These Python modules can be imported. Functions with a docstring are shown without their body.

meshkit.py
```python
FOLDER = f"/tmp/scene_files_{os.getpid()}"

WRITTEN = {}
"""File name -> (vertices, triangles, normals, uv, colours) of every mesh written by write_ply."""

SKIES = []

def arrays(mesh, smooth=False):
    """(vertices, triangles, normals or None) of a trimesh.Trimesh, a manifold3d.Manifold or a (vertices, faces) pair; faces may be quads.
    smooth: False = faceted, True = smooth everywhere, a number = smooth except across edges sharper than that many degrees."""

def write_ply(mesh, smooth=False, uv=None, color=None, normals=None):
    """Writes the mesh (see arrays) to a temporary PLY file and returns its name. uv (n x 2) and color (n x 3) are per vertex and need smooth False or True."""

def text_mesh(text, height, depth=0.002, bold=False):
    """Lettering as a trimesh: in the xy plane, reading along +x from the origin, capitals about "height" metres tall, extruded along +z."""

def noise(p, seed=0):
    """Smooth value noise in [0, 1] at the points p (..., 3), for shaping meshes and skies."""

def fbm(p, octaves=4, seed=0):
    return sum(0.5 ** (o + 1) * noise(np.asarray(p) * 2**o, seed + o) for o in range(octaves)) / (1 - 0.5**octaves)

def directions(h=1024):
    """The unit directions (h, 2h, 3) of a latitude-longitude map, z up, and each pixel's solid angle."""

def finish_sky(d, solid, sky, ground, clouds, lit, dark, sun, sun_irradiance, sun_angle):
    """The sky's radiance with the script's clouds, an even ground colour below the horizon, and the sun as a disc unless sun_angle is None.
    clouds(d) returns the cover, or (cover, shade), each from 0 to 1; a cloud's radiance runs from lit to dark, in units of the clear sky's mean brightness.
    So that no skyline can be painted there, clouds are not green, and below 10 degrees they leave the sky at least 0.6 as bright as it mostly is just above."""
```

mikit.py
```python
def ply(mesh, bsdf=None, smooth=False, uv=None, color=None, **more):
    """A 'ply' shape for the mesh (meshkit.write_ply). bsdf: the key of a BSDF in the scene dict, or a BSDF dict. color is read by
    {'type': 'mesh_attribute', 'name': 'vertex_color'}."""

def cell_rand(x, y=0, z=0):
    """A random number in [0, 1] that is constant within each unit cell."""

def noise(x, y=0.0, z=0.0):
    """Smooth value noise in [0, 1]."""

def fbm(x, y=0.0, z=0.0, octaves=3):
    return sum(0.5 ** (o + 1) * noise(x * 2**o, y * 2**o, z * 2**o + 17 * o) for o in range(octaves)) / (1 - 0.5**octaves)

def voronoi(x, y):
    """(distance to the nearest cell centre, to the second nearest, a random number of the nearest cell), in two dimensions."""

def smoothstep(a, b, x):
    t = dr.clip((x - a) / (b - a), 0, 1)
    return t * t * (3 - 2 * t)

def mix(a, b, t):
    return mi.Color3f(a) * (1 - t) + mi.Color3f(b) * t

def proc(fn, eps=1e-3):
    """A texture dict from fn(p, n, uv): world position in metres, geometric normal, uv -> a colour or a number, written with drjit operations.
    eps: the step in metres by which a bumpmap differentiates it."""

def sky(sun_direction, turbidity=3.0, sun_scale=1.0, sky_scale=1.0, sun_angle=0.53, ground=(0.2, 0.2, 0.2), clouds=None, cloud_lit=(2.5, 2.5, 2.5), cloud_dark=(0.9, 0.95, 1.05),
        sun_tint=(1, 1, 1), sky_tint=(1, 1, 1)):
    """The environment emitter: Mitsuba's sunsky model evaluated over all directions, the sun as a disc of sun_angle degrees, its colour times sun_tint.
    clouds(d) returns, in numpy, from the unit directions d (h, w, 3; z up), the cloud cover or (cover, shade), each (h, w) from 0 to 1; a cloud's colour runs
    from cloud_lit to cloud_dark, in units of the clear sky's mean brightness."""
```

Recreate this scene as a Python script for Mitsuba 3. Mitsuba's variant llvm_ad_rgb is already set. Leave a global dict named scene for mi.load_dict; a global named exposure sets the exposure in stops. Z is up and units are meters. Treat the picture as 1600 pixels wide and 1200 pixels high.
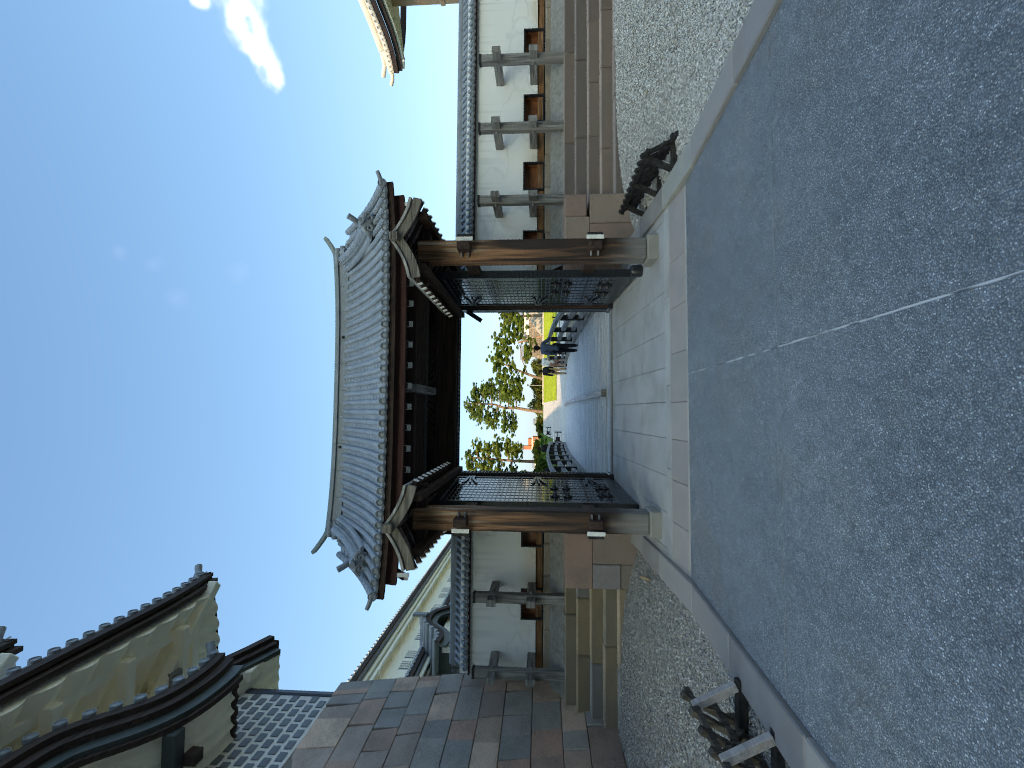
import math, numpy as np, trimesh, manifold3d, drjit as dr, mitsuba as mi, mikit, meshkit
from mikit import proc, noise, fbm, voronoi, smoothstep, mix, cell_rand
from shapely.geometry import Polygon, box as sbox
T = mi.ScalarTransform4f
PI = math.pi
scene, labels = {}, {}
A3 = lambda *v: np.array(v, float)

# ------------------------------------------------------------------ camera, sky, exposure
YAW, PITCH, ROLL, EYE = .0588, .0621, .0034, A3(0, 0, 1.6)
_fw = A3(math.sin(YAW) * math.cos(PITCH), math.cos(YAW) * math.cos(PITCH), math.sin(PITCH))
_r0 = A3(math.cos(YAW), -math.sin(YAW), 0)
_right = math.cos(ROLL) * _r0 + math.sin(ROLL) * np.cross(_r0, _fw)
# the photograph was taken with the phone turned on its side and is shown unrotated: its upper edge is the place's right-hand side
scene['camera'] = {'type': 'perspective', 'fov': math.degrees(2 * math.atan(800 / 740)), 'fov_axis': 'x', 'near_clip': .05, 'far_clip': 3000.,
                   'to_world': T().look_at(origin=EYE.tolist(), target=(EYE + _fw).tolist(), up=_right.tolist())}
exposure = 3.6
SUN = A3(-.46, -.89, .365)

def clouds(d):
    x, y, z = d[..., 0], d[..., 1], d[..., 2]
    n = meshkit.fbm(d * 9, 5, 3)
    n2 = meshkit.fbm(d * A3(30, 30, 34), 4, 9)
    def streak(a, b, w):
        a, b = A3(*a), A3(*b)
        ab = b - a
        t = np.clip(((d - a) @ ab) / (ab @ ab), -.6, 1)
        q = d - a - t[..., None] * ab
        return np.linalg.norm(q, axis=-1) / (w * (1.12 - .62 * t))
    k = streak((.615, .64, .46), (.545, .715, .437), .030) + (n2 - .5) * 1.5 + (n - .5) * .6
    n3 = np.clip((meshkit.fbm(d * A3(46, 46, 60), 4, 21) - .33) * 3.2, 0, 1)
    c = np.clip(1.30 - k - (n2 - .5) * .9, 0, 1) ** 1.3 * (.16 + .66 * n3)
    k2 = streak((.64, .60, .505), (.60, .625, .50), .03) + (n2 - .5) * 1.5
    c = np.maximum(c, np.clip(1.2 - k2, 0, 1))
    for p, w in (((.24, .73, .64), .018), ((.25, .70, .67), .014), ((.25, .81, .54), .022), ((.19, .76, .62), .02)):
        c = np.maximum(c, .03 * np.clip(1 - np.linalg.norm(d - A3(*p), axis=-1) / w + (n2 - .5) * 1.4, 0, 1))
    hz = np.clip(.10 - z, 0, 1) * 1.2 * n
    return np.clip(np.maximum(c * .95, hz * .35), 0, 1), np.clip((n2 - .5) * .7 + .12, 0, 1) * (c > .2)
scene['sky'] = mikit.sky(SUN, turbidity=7.8, sun_scale=.62, clouds=clouds, cloud_lit=(1.9, 1.93, 2.0), cloud_dark=(1.5, 1.55, 1.65), sun_tint=(1, .96, .88), sky_tint=(.71, .91, 1.04))

# ------------------------------------------------------------------ materials
def C(r, g, b):
    return {'type': 'rgb', 'value': [r, g, b]}
def principled(color, rough=.7, spec=.4, **k):
    return {'type': 'principled', 'base_color': color, 'roughness': rough, 'specular': spec, **k}
def bump(b, fn, scale, eps=2e-3):
    return {'type': 'bumpmap', 'texture': proc(fn, eps), 'scale': scale, 'bsdf': b}
def two(b):
    return {'type': 'twosided', 'bsdf': b}
VC = {'type': 'mesh_attribute', 'name': 'vertex_color'}

def aggregate(p, n, uv):
    f, s, r = voronoi(p.x * 98, p.y * 98)
    f2, s2, r2 = voronoi(p.x * 130 + 7, p.y * 130)
    peb = mix((.12, .135, .155), (.31, .33, .355), r * r)
    peb = mix(peb, (.60, .62, .64), smoothstep(.93, .99, r) * .7)
    peb = mix(peb, (.26, .23, .19), smoothstep(.12, .08, r) * .7)
    c = mix((.085, .095, .112), peb, smoothstep(.5, .3, f))
    c = mix(c, mix((.10, .115, .14), (.40, .42, .45), smoothstep(.75, 1, r2)), smoothstep(.32, .2, f2) * .55)
    big = fbm(p.x * .9, p.y * .9, 3.)
    warm = smoothstep(.55, .75, fbm(p.x * 2.1 + 9, p.y * 2.1))
    c = c * (.84 + .34 * big) * (.50 + .44 * noise(p.x * 13, p.y * 9, .5) + .44 * noise(p.x * 27, p.y * 22, 7.5) + .28 * noise(p.x * 57, p.y * 57, 2.5))
    f3, s3, r3 = voronoi(p.x * 46 + 3, p.y * 40)
    c = c * (.84 + .36 * r3)
    c = c * (1 + .75 * smoothstep(.86, .97, noise(p.x * 38 + 5, p.y * 30, 4.5)))
    return mix(c, c * mi.Color3f(1.1, 1.0, .86), warm * .35)
def aggregate_h(p, n, uv):
    f, s, r = voronoi(p.x * 98, p.y * 98)
    return dr.maximum(.45 - f, 0) * (.4 + r)
scene['aggregate'] = two(bump(principled(proc(aggregate), .55, .45), aggregate_h, .006, 1e-3))

def mottle(p, n, uv):
    return smoothstep(.35, .8, fbm(p.x * 3.1, p.y * 3.1, p.z * 3.1, 4)) * .75
def rough_h(p, n, uv):
    return fbm(p.x * 22, p.y * 22, p.z * 22, 4) + .4 * noise(p.x * 90, p.y * 90, p.z * 90)
def stone_w(p, n, uv):
    damp = smoothstep(1.3, -.1, p.z + .8 * fbm(p.x * 1.7, p.y * 1.7, p.z * 1.7) - .3) * smoothstep(-5.2, -5.9, p.x) * .5
    return damp + smoothstep(.3, .85, fbm(p.x * 2.3, p.y * 2.3, p.z * 2.3, 4) * .65 + .35 * noise(p.x * 41, p.y * 41, p.z * 41)) * .62
scene['stone'] = two({'type': 'bumpmap', 'texture': proc(rough_h), 'scale': .010, 'bsdf': {'type': 'blendbsdf', 'weight': proc(stone_w),
                      'a': principled(VC, .75, .35), 'b': principled(C(.15, .135, .12), .85, .25)}})
scene['slab'] = two({'type': 'bumpmap', 'texture': proc(rough_h), 'scale': .0035, 'bsdf': {'type': 'blendbsdf', 'weight': proc(mottle),
                     'a': principled(VC, .6, .4), 'b': principled(C(.26, .25, .245), .7, .3)}})
scene['painted'] = two(principled(VC, .6, .4))                       # vertex-coloured plain surfaces
scene['cloth'] = two(bump(principled(VC, .9, .1), lambda p, n, uv: fbm(p.x * 14, p.y * 14, p.z * 9), .05))
scene['pebbles'] = two(principled(VC, .75, .35))
scene['leafy'] = {'type': 'principledthin', 'base_color': VC, 'roughness': .6, 'diff_trans': .55, 'spec_trans': 0.}

def plaster(p, n, uv):
    s = fbm(p.x * 1.3, p.y * 1.3, p.z * .5)
    drip = smoothstep(.62, .85, noise(p.x * 7, p.y * 7, p.z * .6)) * smoothstep(.45, .7, s)
    low = smoothstep(2.25, 1.72, p.z) * smoothstep(.5, .72, fbm(p.x * .8 + 3, 2., p.z))
    c = mix((.89, .885, .88), (.84, .83, .82), s) * (1 - .08 * drip)
    crack = smoothstep(.035, .0, dr.abs(fbm(p.x * 1.1 + 4, p.y, p.z * 1.4, 4) - .5)) * .10
    rain = smoothstep(.55, .9, noise(p.x * 16, 3., p.z * .35)) * smoothstep(2.2, 3.3, p.z) * .14
    return mix(c, (.62, .50, .33), low * .55) * (1 - crack) * (1 - rain)
def plaster_h(p, n, uv):
    return fbm(p.x * 5, p.y * 5, p.z * 5, 4)
scene['plaster'] = two(bump(principled(proc(plaster), .8, .25), plaster_h, .006))
def cream(p, n, uv):
    s = fbm(p.x * 1.2, p.y * 1.2, p.z * 1.2)
    spot = smoothstep(.74, .80, fbm(p.x * 5 + 3, p.y * 5, p.z * 5)) * .5
    return mix(mix((.97, .91, .75), (.94, .86, .68), s), (.42, .33, .20), spot * .25)
scene['cream'] = two(principled(proc(cream), .8, .25))

def tile_c(p, n, uv):
    s = fbm(p.x * 2.2, p.y * 2.2, p.z * 2.2)
    t = cell_rand(dr.floor(p.x * 5.2), dr.floor(p.y * 4.1), dr.floor(p.z * 4.1))
    c = mix((.19, .21, .235), (.31, .33, .36), s * .6 + t * .4)
    lichen = smoothstep(.66, .80, fbm(p.x * 9, p.y * 9, p.z * 9))
    return mix(c, (.20, .235, .20), lichen * .45)
scene['tile'] = two(bump(principled(proc(tile_c), .42, .5), lambda p, n, uv: fbm(p.x * 30, p.y * 30, p.z * 30), .004))
scene['tile_dark'] = two(principled(proc(lambda p, n, uv: tile_c(p, n, uv) * .33), .4, .5))

def grain(a, b, l):
    """Grain value and fine streaks from two coordinates across the board and one along it."""
    g = fbm(a * 26, b * 26, l * 1.5, 4)
    f = noise(a * 120, b * 120, l * 3.5)
    return g * .7 + f * .3
def wood(axis, dark, light, var, rough=.75, spec=.3, depth=.004):
    ax = {'x': lambda p: (p.y, p.z, p.x), 'y': lambda p: (p.x, p.z, p.y), 'z': lambda p: (p.x, p.y, p.z)}[axis]
    def col(p, n, uv):
        a, b, l = ax(p)
        g = grain(a, b, l)
        c = mix(dark, light, smoothstep(.25, .75, g))
        return mix(c, var, smoothstep(.45, .75, fbm(a * 3, b * 3, l * .7 + 5)) * .6)
    def h(p, n, uv):
        return grain(*ax(p))
    return two(bump(principled(proc(col), rough, spec), h, depth))
GREY = ((.085, .08, .078), (.33, .32, .31), (.23, .21, .19))
BROWN = ((.016, .010, .008), (.062, .036, .028), (.038, .020, .017))
for a in 'xyz':
    scene['wood_brown_' + a] = wood(a, *BROWN)
    scene['wood_grey_' + a] = wood(a, *GREY)
scene['wood_black'] = wood('y', (.010, .010, .011), (.04, .037, .036), (.022, .02, .02))
scene['wood_pale'] = wood('y', (.27, .23, .21), (.52, .47, .44), (.36, .31, .30))
scene['wood_deck'] = wood('x', (.32, .315, .31), (.60, .585, .57), (.45, .44, .425))
def post_c(p, n, uv):
    g = grain(p.x, p.y, p.z)
    warm = mix((.07, .034, .018), (.33, .165, .085), smoothstep(.2, .8, g))
    streak = smoothstep(.36, .56, fbm(p.x * 14 + 3, p.y * 14, p.z * .55 + 2, 3))
    pale = smoothstep(.55, .8, fbm(p.x * 17 + 8, p.y * 17, p.z * .8, 3)) * smoothstep(2.3, 3.0, p.z)
    c = mix(warm, (.024, .017, .015), dr.clip(streak * smoothstep(3.5, 1.6, p.z) * 1.25 + smoothstep(2.4, 1.1, p.z) * .68, 0, .95))
    c = mix(c, (.62, .50, .38), pale * .8)
    grey = smoothstep(.62, .0, p.z + .5 * fbm(p.x * 9, p.y * 9, p.z * 2) - .25)
    return mix(c, mix((.085, .08, .078), (.26, .25, .245), g), grey * .9)
scene['wood_post'] = two(bump(principled(proc(post_c), .7, .3), lambda p, n, uv: grain(p.x, p.y, p.z), .006))
scene['lacquer'] = two(principled(C(.013, .014, .018), .085, .62))
scene['iron'] = two(bump(principled(C(.016, .017, .022), .34, .55), lambda p, n, uv: fbm(p.x * 40, p.y * 40, p.z * 40), .002))
scene['copper'] = two(principled(proc(lambda p, n, uv: mix((.10, .035, .016), (.30, .12, .05), fbm(p.x * 4, p.y * 4, p.z * 6))), .45, .5))
scene['white_paint'] = two(principled(proc(lambda p, n, uv: mix((.62, .60, .57), (.82, .80, .77), fbm(p.x * 18, p.y * 18, p.z * 18))), .7, .3))
scene['bark'] = two(bump(principled(proc(lambda p, n, uv: mix((.10, .065, .045), (.34, .25, .19), fbm(p.x * 5, p.y * 5, p.z * 2.2, 4))), .9, .2), lambda p, n, uv: fbm(p.x * 8, p.y * 8, p.z * 3), .08, 5e-3))
def grass_c(p, n, uv):
    return mix((.20, .26, .02), (.29, .35, .03), fbm(p.x * .5, p.y * .5, 1.)) * (.8 + .4 * noise(p.x * 6, p.y * 6))
scene['turf'] = two(bump(principled(proc(grass_c), .9, .1), lambda p, n, uv: fbm(p.x * 9, p.y * 9, p.z * 9), .05, 1e-2))
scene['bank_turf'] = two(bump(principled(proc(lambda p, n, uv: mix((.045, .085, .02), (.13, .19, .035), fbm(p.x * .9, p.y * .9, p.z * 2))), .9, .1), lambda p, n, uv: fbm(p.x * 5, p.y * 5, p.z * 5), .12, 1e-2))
scene['sand'] = two(bump(principled(proc(lambda p, n, uv: mix((.36, .35, .33), (.48, .46, .43), fbm(p.x * .6, p.y * .6, p.z)) * (.85 + .3 * noise(p.x * 9, p.y * 9))), .9, .15), lambda p, n, uv: noise(p.x * 20, p.y * 20), .01))
scene['dirt'] = two(bump(principled(proc(lambda p, n, uv: mix((.16, .155, .145), (.36, .345, .32), fbm(p.x * 16, p.y * 16, p.z * 16, 4))), .95, .1), lambda p, n, uv: fbm(p.x * 30, p.y * 30, p.z * 30), .03))

# ------------------------------------------------------------------ helpers
def numbered(key):
    if key not in scene and key not in labels:
        return key
    i = 1
    while f'{key}_{i:03d}' in scene or f'{key}_{i:03d}' in labels:
        i += 1
    return f'{key}_{i:03d}'
_last = {}
def E(name, mesh, m, parent=None, smooth=False, color=None, label=None, kind=None, to=None):
    """One entry of the scene: a mesh (or a ply dict used again), named after its parent."""
    base = f'{parent}__{name}' if parent else name
    i = _last.get(base, 0)
    key = base if i == 0 and base not in scene and base not in labels else None
    while key is None or key in scene:
        i += 1
        key = f'{base}_{i:03d}'
    _last[base] = i
    if isinstance(mesh, dict):
        d = dict(mesh)
    else:
        if color is not None:
            c = np.asarray(color, float)
            nv = len(mesh[0]) if isinstance(mesh, tuple) else len(mesh.vertices)
            color = np.tile(c, (nv, 1)) if c.ndim == 1 else c
            smooth = bool(smooth)
        d = mikit.ply(mesh, m, smooth=smooth, color=color)
    if to is not None:
        d['to_world'] = to
    scene[key] = d
    if label or kind:
        labels[key] = {**({'label': label} if label else {}), **({'kind': kind} if kind else {})}
    return key
def thing(name, label, cat, group=None):
    key = numbered(name)
    labels[key] = {'label': label, 'category': cat, **({'group': group} if group else {})}
    return key
def tagged(key, label, cat, group=None):
    labels[key] = {**labels.get(key, {}), 'label': label, 'category': cat, **({'group': group} if group else {})}
    return key

_S = np.array([[x, y, z] for x in (-1, 1) for y in (-1, 1) for z in (-1, 1)], float)
def _cb_pts(s, b):
    h = np.asarray(s, float) / 2
    b = min(b, .45 * h.min() * 2)
    out = []
    for k in range(3):
        q = _S * (h - b)
        q[:, k] = _S[:, k] * h[k]
        out.append(q)
    return np.vstack(out)
_CBF = np.array(trimesh.convex.convex_hull(_cb_pts((1, 1.1, 1.2), .1)).faces)
_h = trimesh.convex.convex_hull(_cb_pts((1, 1.1, 1.2), .1))
_map = [int(np.argmin(np.linalg.norm(_cb_pts((1, 1.1, 1.2), .1) - v, axis=1))) for v in _h.vertices]
_CBF = np.array([[_map[i] for i in f] for f in _h.faces])
def cb(lo, hi, b=.008):
    """A box between two corners with chamfered edges."""
    lo, hi = np.minimum(lo, hi).astype(float), np.maximum(lo, hi).astype(float)
    return trimesh.Trimesh(_cb_pts(hi - lo, b) + (lo + hi) / 2, _CBF, process=False)
def bar(p, q, w, h, up=(0, 0, 1), b=.006):
    """A chamfered bar from p to q, w across and h along 'up'."""
    p, q = A3(*p), A3(*q)
    l = np.linalg.norm(q - p)
    t = (q - p) / l
    side = np.cross(t, A3(*up)); side /= np.linalg.norm(side)
    u = np.cross(side, t)
    v = _cb_pts((w, l, h), b)
    return trimesh.Trimesh((p + q) / 2 + v[:, :1] * side + v[:, 1:2] * t + v[:, 2:] * u, _CBF, process=False)
def cat(ms):
    return trimesh.util.concatenate(ms)
def extr(poly, origin, ex, ey, depth):
    """A shapely polygon in the plane (ex, ey) at origin, extruded along ex x ey."""
    m = trimesh.creation.extrude_polygon(poly, depth, engine='earcut')
    ex, ey = A3(*ex), A3(*ey)
    ez = np.cross(ex, ey)
    v = m.vertices
    return trimesh.Trimesh(A3(*origin) + v[:, :1] * ex + v[:, 1:2] * ey + v[:, 2:] * ez, m.faces, process=False)
def loft(rings, closed=True, caps=True):
    """A skin over rings of equal point count (m, n, 3)."""
    r = np.asarray(rings, float)
    m, n = r.shape[:2]
    v = r.reshape(-1, 3)
    i, j = np.meshgrid(np.arange(m - 1), np.arange(n if closed else n - 1), indexing='ij')
    a, b = (i * n + j).ravel(), (i * n + (j + 1) % n).ravel()
    f = np.vstack([np.stack([a, b, b + n], 1), np.stack([a, b + n, a + n], 1)])
    if caps and closed:
        v = np.vstack([v, r[0].mean(0), r[-1].mean(0)])
        k = np.arange(n); c0, c1 = m * n, m * n + 1
        f = np.vstack([f, np.stack([(k + 1) % n, k, k * 0 + c0], 1), np.stack([(m - 1) * n + k, (m - 1) * n + (k + 1) % n, k * 0 + c1], 1)])
    return trimesh.Trimesh(v, f, process=False)
def tube(pts, rad, n=8, caps=True):
    p = np.asarray(pts, float)
    rad = np.broadcast_to(rad, (len(p),))
    t = np.gradient(p, axis=0); t /= np.linalg.norm(t, axis=1, keepdims=True)
    a = np.cross(t, A3(0, 0, 1) if abs(t[:, 2]).mean() < .85 else A3(1, 0, 0)); a /= np.linalg.norm(a, axis=1, keepdims=True)
    b = np.cross(t, a)
    w = np.arange(n) * 2 * PI / n
    return loft(p[:, None] + rad[:, None, None] * (np.cos(w)[None, :, None] * a[:, None] + np.sin(w)[None, :, None] * b[:, None]), True, caps)
def sweep(path, prof, side):
    """A closed profile (x along 'side', y along the path's normal) swept along a path in a plane that 'side' is normal to."""
    p = np.asarray(path, float); side = A3(*side)
    t = np.gradient(p, axis=0); t /= np.linalg.norm(t, axis=1, keepdims=True)
    u = np.cross(side, t); u *= np.sign(u[:, 2:3] + 1e-9)
    pr = np.asarray(prof, float)
    return loft(p[:, None] + pr[None, :, :1] * side + pr[None, :, 1:] * u[:, None])
def rect(w, z0, z1):
    return [(-w / 2, z0), (w / 2, z0), (w / 2, z1), (-w / 2, z1)]
def revolve(prof, n=16):
    return trimesh.creation.revolve(np.asarray(prof, float), sections=n)
def put(m, o, ex, ey, ez):
    v = m.vertices
    return trimesh.Trimesh(A3(*o) + v[:, :1] * A3(*ex) + v[:, 1:2] * A3(*ey) + v[:, 2:] * A3(*ez), m.faces, process=False)
def rng(s):
    return np.random.default_rng(s)

class Slope:
    """Barrel-tile roofing: columns along 'ex', falling along 'ey' from the ridge. curve: (distance out, height) points."""
    def __init__(s, origin, ex, ey, curve, lift=None):
        s.o, s.ex, s.ey = A3(*origin), A3(*ex), A3(*ey)
        c = np.asarray(curve, float)
        seg = np.r_[0, np.cumsum(np.linalg.norm(np.diff(c, axis=0), axis=1))]
        s.len, s.c, s.seg = seg[-1], c, seg
        s.lift = lift or (lambda a, t: 0 * a + 0 * t)
    def at(s, a, l, h=0.):
        a, l, h = np.broadcast_arrays(np.asarray(a, float), np.asarray(l, float), np.asarray(h, float))
        d, z = np.interp(l, s.seg, s.c[:, 0]), np.interp(l, s.seg, s.c[:, 1])
        e = .02
        dd = np.interp(np.minimum(l + e, s.len), s.seg, s.c[:, 0]) - np.interp(np.maximum(l - e, 0), s.seg, s.c[:, 0])
        dz = np.interp(np.minimum(l + e, s.len), s.seg, s.c[:, 1]) - np.interp(np.maximum(l - e, 0), s.seg, s.c[:, 1])
        k = np.hypot(dd, dz)
        nd, nz = -dz / k, dd / k
        z = z + s.lift(a, l / s.len) + nz * h
        return s.o + a[..., None] * s.ex + (d + nd * h)[..., None] * s.ey + z[..., None] * A3(0, 0, 1)
    def cover(s, a, r, l0=0., tile=.26, n=7):
        k = max(1, round((s.len - l0) / tile))
        e = np.linspace(l0, s.len, k + 1)
        ls = np.stack([e[:-1] + .002, e[1:]], 1).ravel()
        rr = np.tile([.955, 1.02], k) * r
        w = np.linspace(0, PI, n)
        pts = s.at(a + np.cos(w)[None] * rr[:, None], ls[:, None], np.sin(w)[None] * rr[:, None] + .012)
        return loft(pts, False)
    def pan(s, a, half, l0=0., tile=.26, lip=.045):
        k = max(1, round((s.len - l0) / tile))
        e = np.linspace(l0, s.len, k + 1)
        ls = np.r_[np.stack([e[:-1], e[1:]], 1).ravel(), s.len]
        hh = np.r_[np.tile([.0, .007], k), -lip]
        w = np.linspace(-1, 1, 5)
        return loft(s.at(a + w[None] * half, ls[:, None], (w ** 2)[None] * .02 + hh[:, None] - .02), False)
    def disc(s, a, r, n=14):
        p = [(0, .004), (r * .30, .012), (r * .60, .004), (r * .64, .018), (r * .74, .018), (r * .78, -.012), (r * .90, -.012), (r * .94, .024), (r * 1.08, .022), (r * 1.1, -.05), (0, -.05)]
        m = revolve(p, n)
        return put(m, s.at(a, s.len, r * .35), s.ex, A3(0, 0, 1), s.ey if np.dot(np.cross(s.ex, A3(0, 0, 1)), s.ey) > 0 else s.ey)
    def sheet(s, a0, a1, h, l0=0., l1=None, n=24):
        aa, ll = np.linspace(a0, a1, n), np.linspace(l0, s.len if l1 is None else l1, 14)
        return loft(s.at(aa[:, None], ll[None], h), False)
    def build(s, parent, a0, n, pitch, r, mat='tile', dmat=None, l0=0., tile=.26, dr=None, joined=False, discs=True):
        cov, pan, dsc = [], [], []
        for i in range(n):
            a = a0 + i * pitch
            cov.append(s.cover(a, r, l0, tile))
            if i < n - 1:
                pan.append(s.pan(a + pitch / 2, pitch / 2 - r * .35, l0, tile))
            if discs:
                dsc.append(s.disc(a, dr or r))
        if joined:
            E('tile_field', cat(cov + pan + dsc), mat, parent, smooth=40, kind='stuff')
            return
        for m in cov:
            E('cover_tile_row', m, mat, parent, smooth=40)
        for m in pan:
            E('pan_tile_row', m, mat, parent, smooth=40)
        for m in dsc:
            E('eave_tile', m, dmat or mat, parent, smooth=30)

asph = lambda Y: -.047 * np.asarray(Y, float)
pav = lambda Y: -.293 + .065 * (np.asarray(Y, float) - 6.24)
def sheet(xs, ys, fz):
    X, Y = np.meshgrid(xs, ys, indexing='ij')
    return loft(np.stack([X, Y, fz(X, Y) + 0 * X], -1), False)
def up(m):
    """Turns a sheet's faces upward."""
    if m.face_normals[:, 2].sum() < 0:
        m = trimesh.Trimesh(m.vertices, m.faces[:, ::-1], process=False)
    return m

# ------------------------------------------------------------------ the ground of the court
R = rng(1)
E('ground', up(sheet([-500, 400], [-420, 11.5], lambda X, Y: asph(Y) * 0 - 1.2)), 'dirt', kind='structure')
labels['path'] = {'label': 'exposed aggregate path leading to the gate', 'kind': 'structure'}
def slope_box(x0, x1, y0, y1, fz, top, thick=.12, b=.004):
    """A slab whose top follows a sloping ground."""
    m = cb((x0, y0, -thick), (x1, y1, 0), b)
    v = m.vertices.copy(); v[:, 2] += fz(v[:, 1]) + top
    return trimesh.Trimesh(v, m.faces, process=False)
ys = [-4., 3.66, 6.236]
for j in range(2):
    for x0, x1 in ((-2.085, .497), (.511, 3.035)):
        E('panel', slope_box(x0, x1, ys[j] + .006, ys[j + 1] - .004, asph, 0, .15, .003), 'aggregate', 'path')
E('joint', slope_box(.497, .511, -4, 6.23, asph, -.0015, .1), 'white_mortar', 'path', label='pale mortar joint running along the path')
E('joint', slope_box(-2.085, 3.035, 3.65, 3.672, asph, -.006, .1), 'dark_mortar', 'path')
scene['white_mortar'] = two(principled(proc(lambda p, n, uv: mix((.11, .12, .135), (.50, .51, .54), smoothstep(.3, .62, fbm(p.x * 60, p.y * 7, 1.)))), .9, .1))
scene['dark_mortar'] = two(principled(proc(lambda p, n, uv: mix((.06, .065, .075), (.5, .5, .52), smoothstep(1.3, .2, dr.abs(p.x - .3)) * smoothstep(.4, .6, noise(p.x * 9, 1.)))), .9, .1))

def kerb(name, x0, x1, label, tone):
    labels[name] = {'label': label, 'kind': 'structure'}
    y = -4.
    k = 0
    while y < 8.25:
        l = R.uniform(1.2, 1.7)
        y1 = min(y + l, 8.3)
        fz = lambda Y: np.where(Y < 6.24, asph(Y), pav(Y))
        c = np.array(tone[k % len(tone)]) * R.uniform(.9, 1.1)
        E('kerbstone', slope_box(x0, x1, y + .003, y1 - .003, fz, .045 + R.uniform(-.004, .004), .25, .012), 'slab', name, color=c)
        y, k = y1, k + 1
kerb('kerb', -2.45, -2.09, 'stone kerb between path and darker gravel, beside the pale-topped barricade', [(.26, .235, .225), (.30, .27, .25), (.22, .20, .195)])
kerb('kerb_001', 3.04, 3.40, 'stone kerb between path and paler gravel, beside the black barricade', [(.28, .25, .235), (.31, .30, .27), (.24, .215, .205)])

labels['gate_paving'] = {'label': 'smooth grey stone slabs paving the way through the gate', 'kind': 'structure'}
def slab(x0, x1, y0, y1, c, top=0.):
    E('paving_slab', slope_box(x0 + .003, x1 - .003, y0 + .003, y1 - .003, pav, top + R.uniform(-.002, .002), .12, .004), 'slab', 'gate_paving', color=np.array(c) * R.uniform(.93, 1.07))
slab(-2.09, 3.04, 6.236, 6.285, (.40, .38, .36))
for x0, x1 in zip((-2.09, -1.52, -.94, -.37, .15, .83, 1.48, 2.15), (-1.52, -.94, -.37, .15, .83, 1.48, 2.15, 3.04)):
    slab(x0, x1, 6.285, 6.91, (.325, .285, .265))
for x0, x1 in zip((-2.09, -.8, .4, 1.7), (-.8, .4, 1.7, 3.04)):
    slab(x0, x1, 6.91, 7.12, (.37, .36, .35))
xe = (-2.45, -1.97, -1.45, -.92, -.37, .16, .67, 1.2, 1.81, 2.37, 2.9, 3.4)
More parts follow.
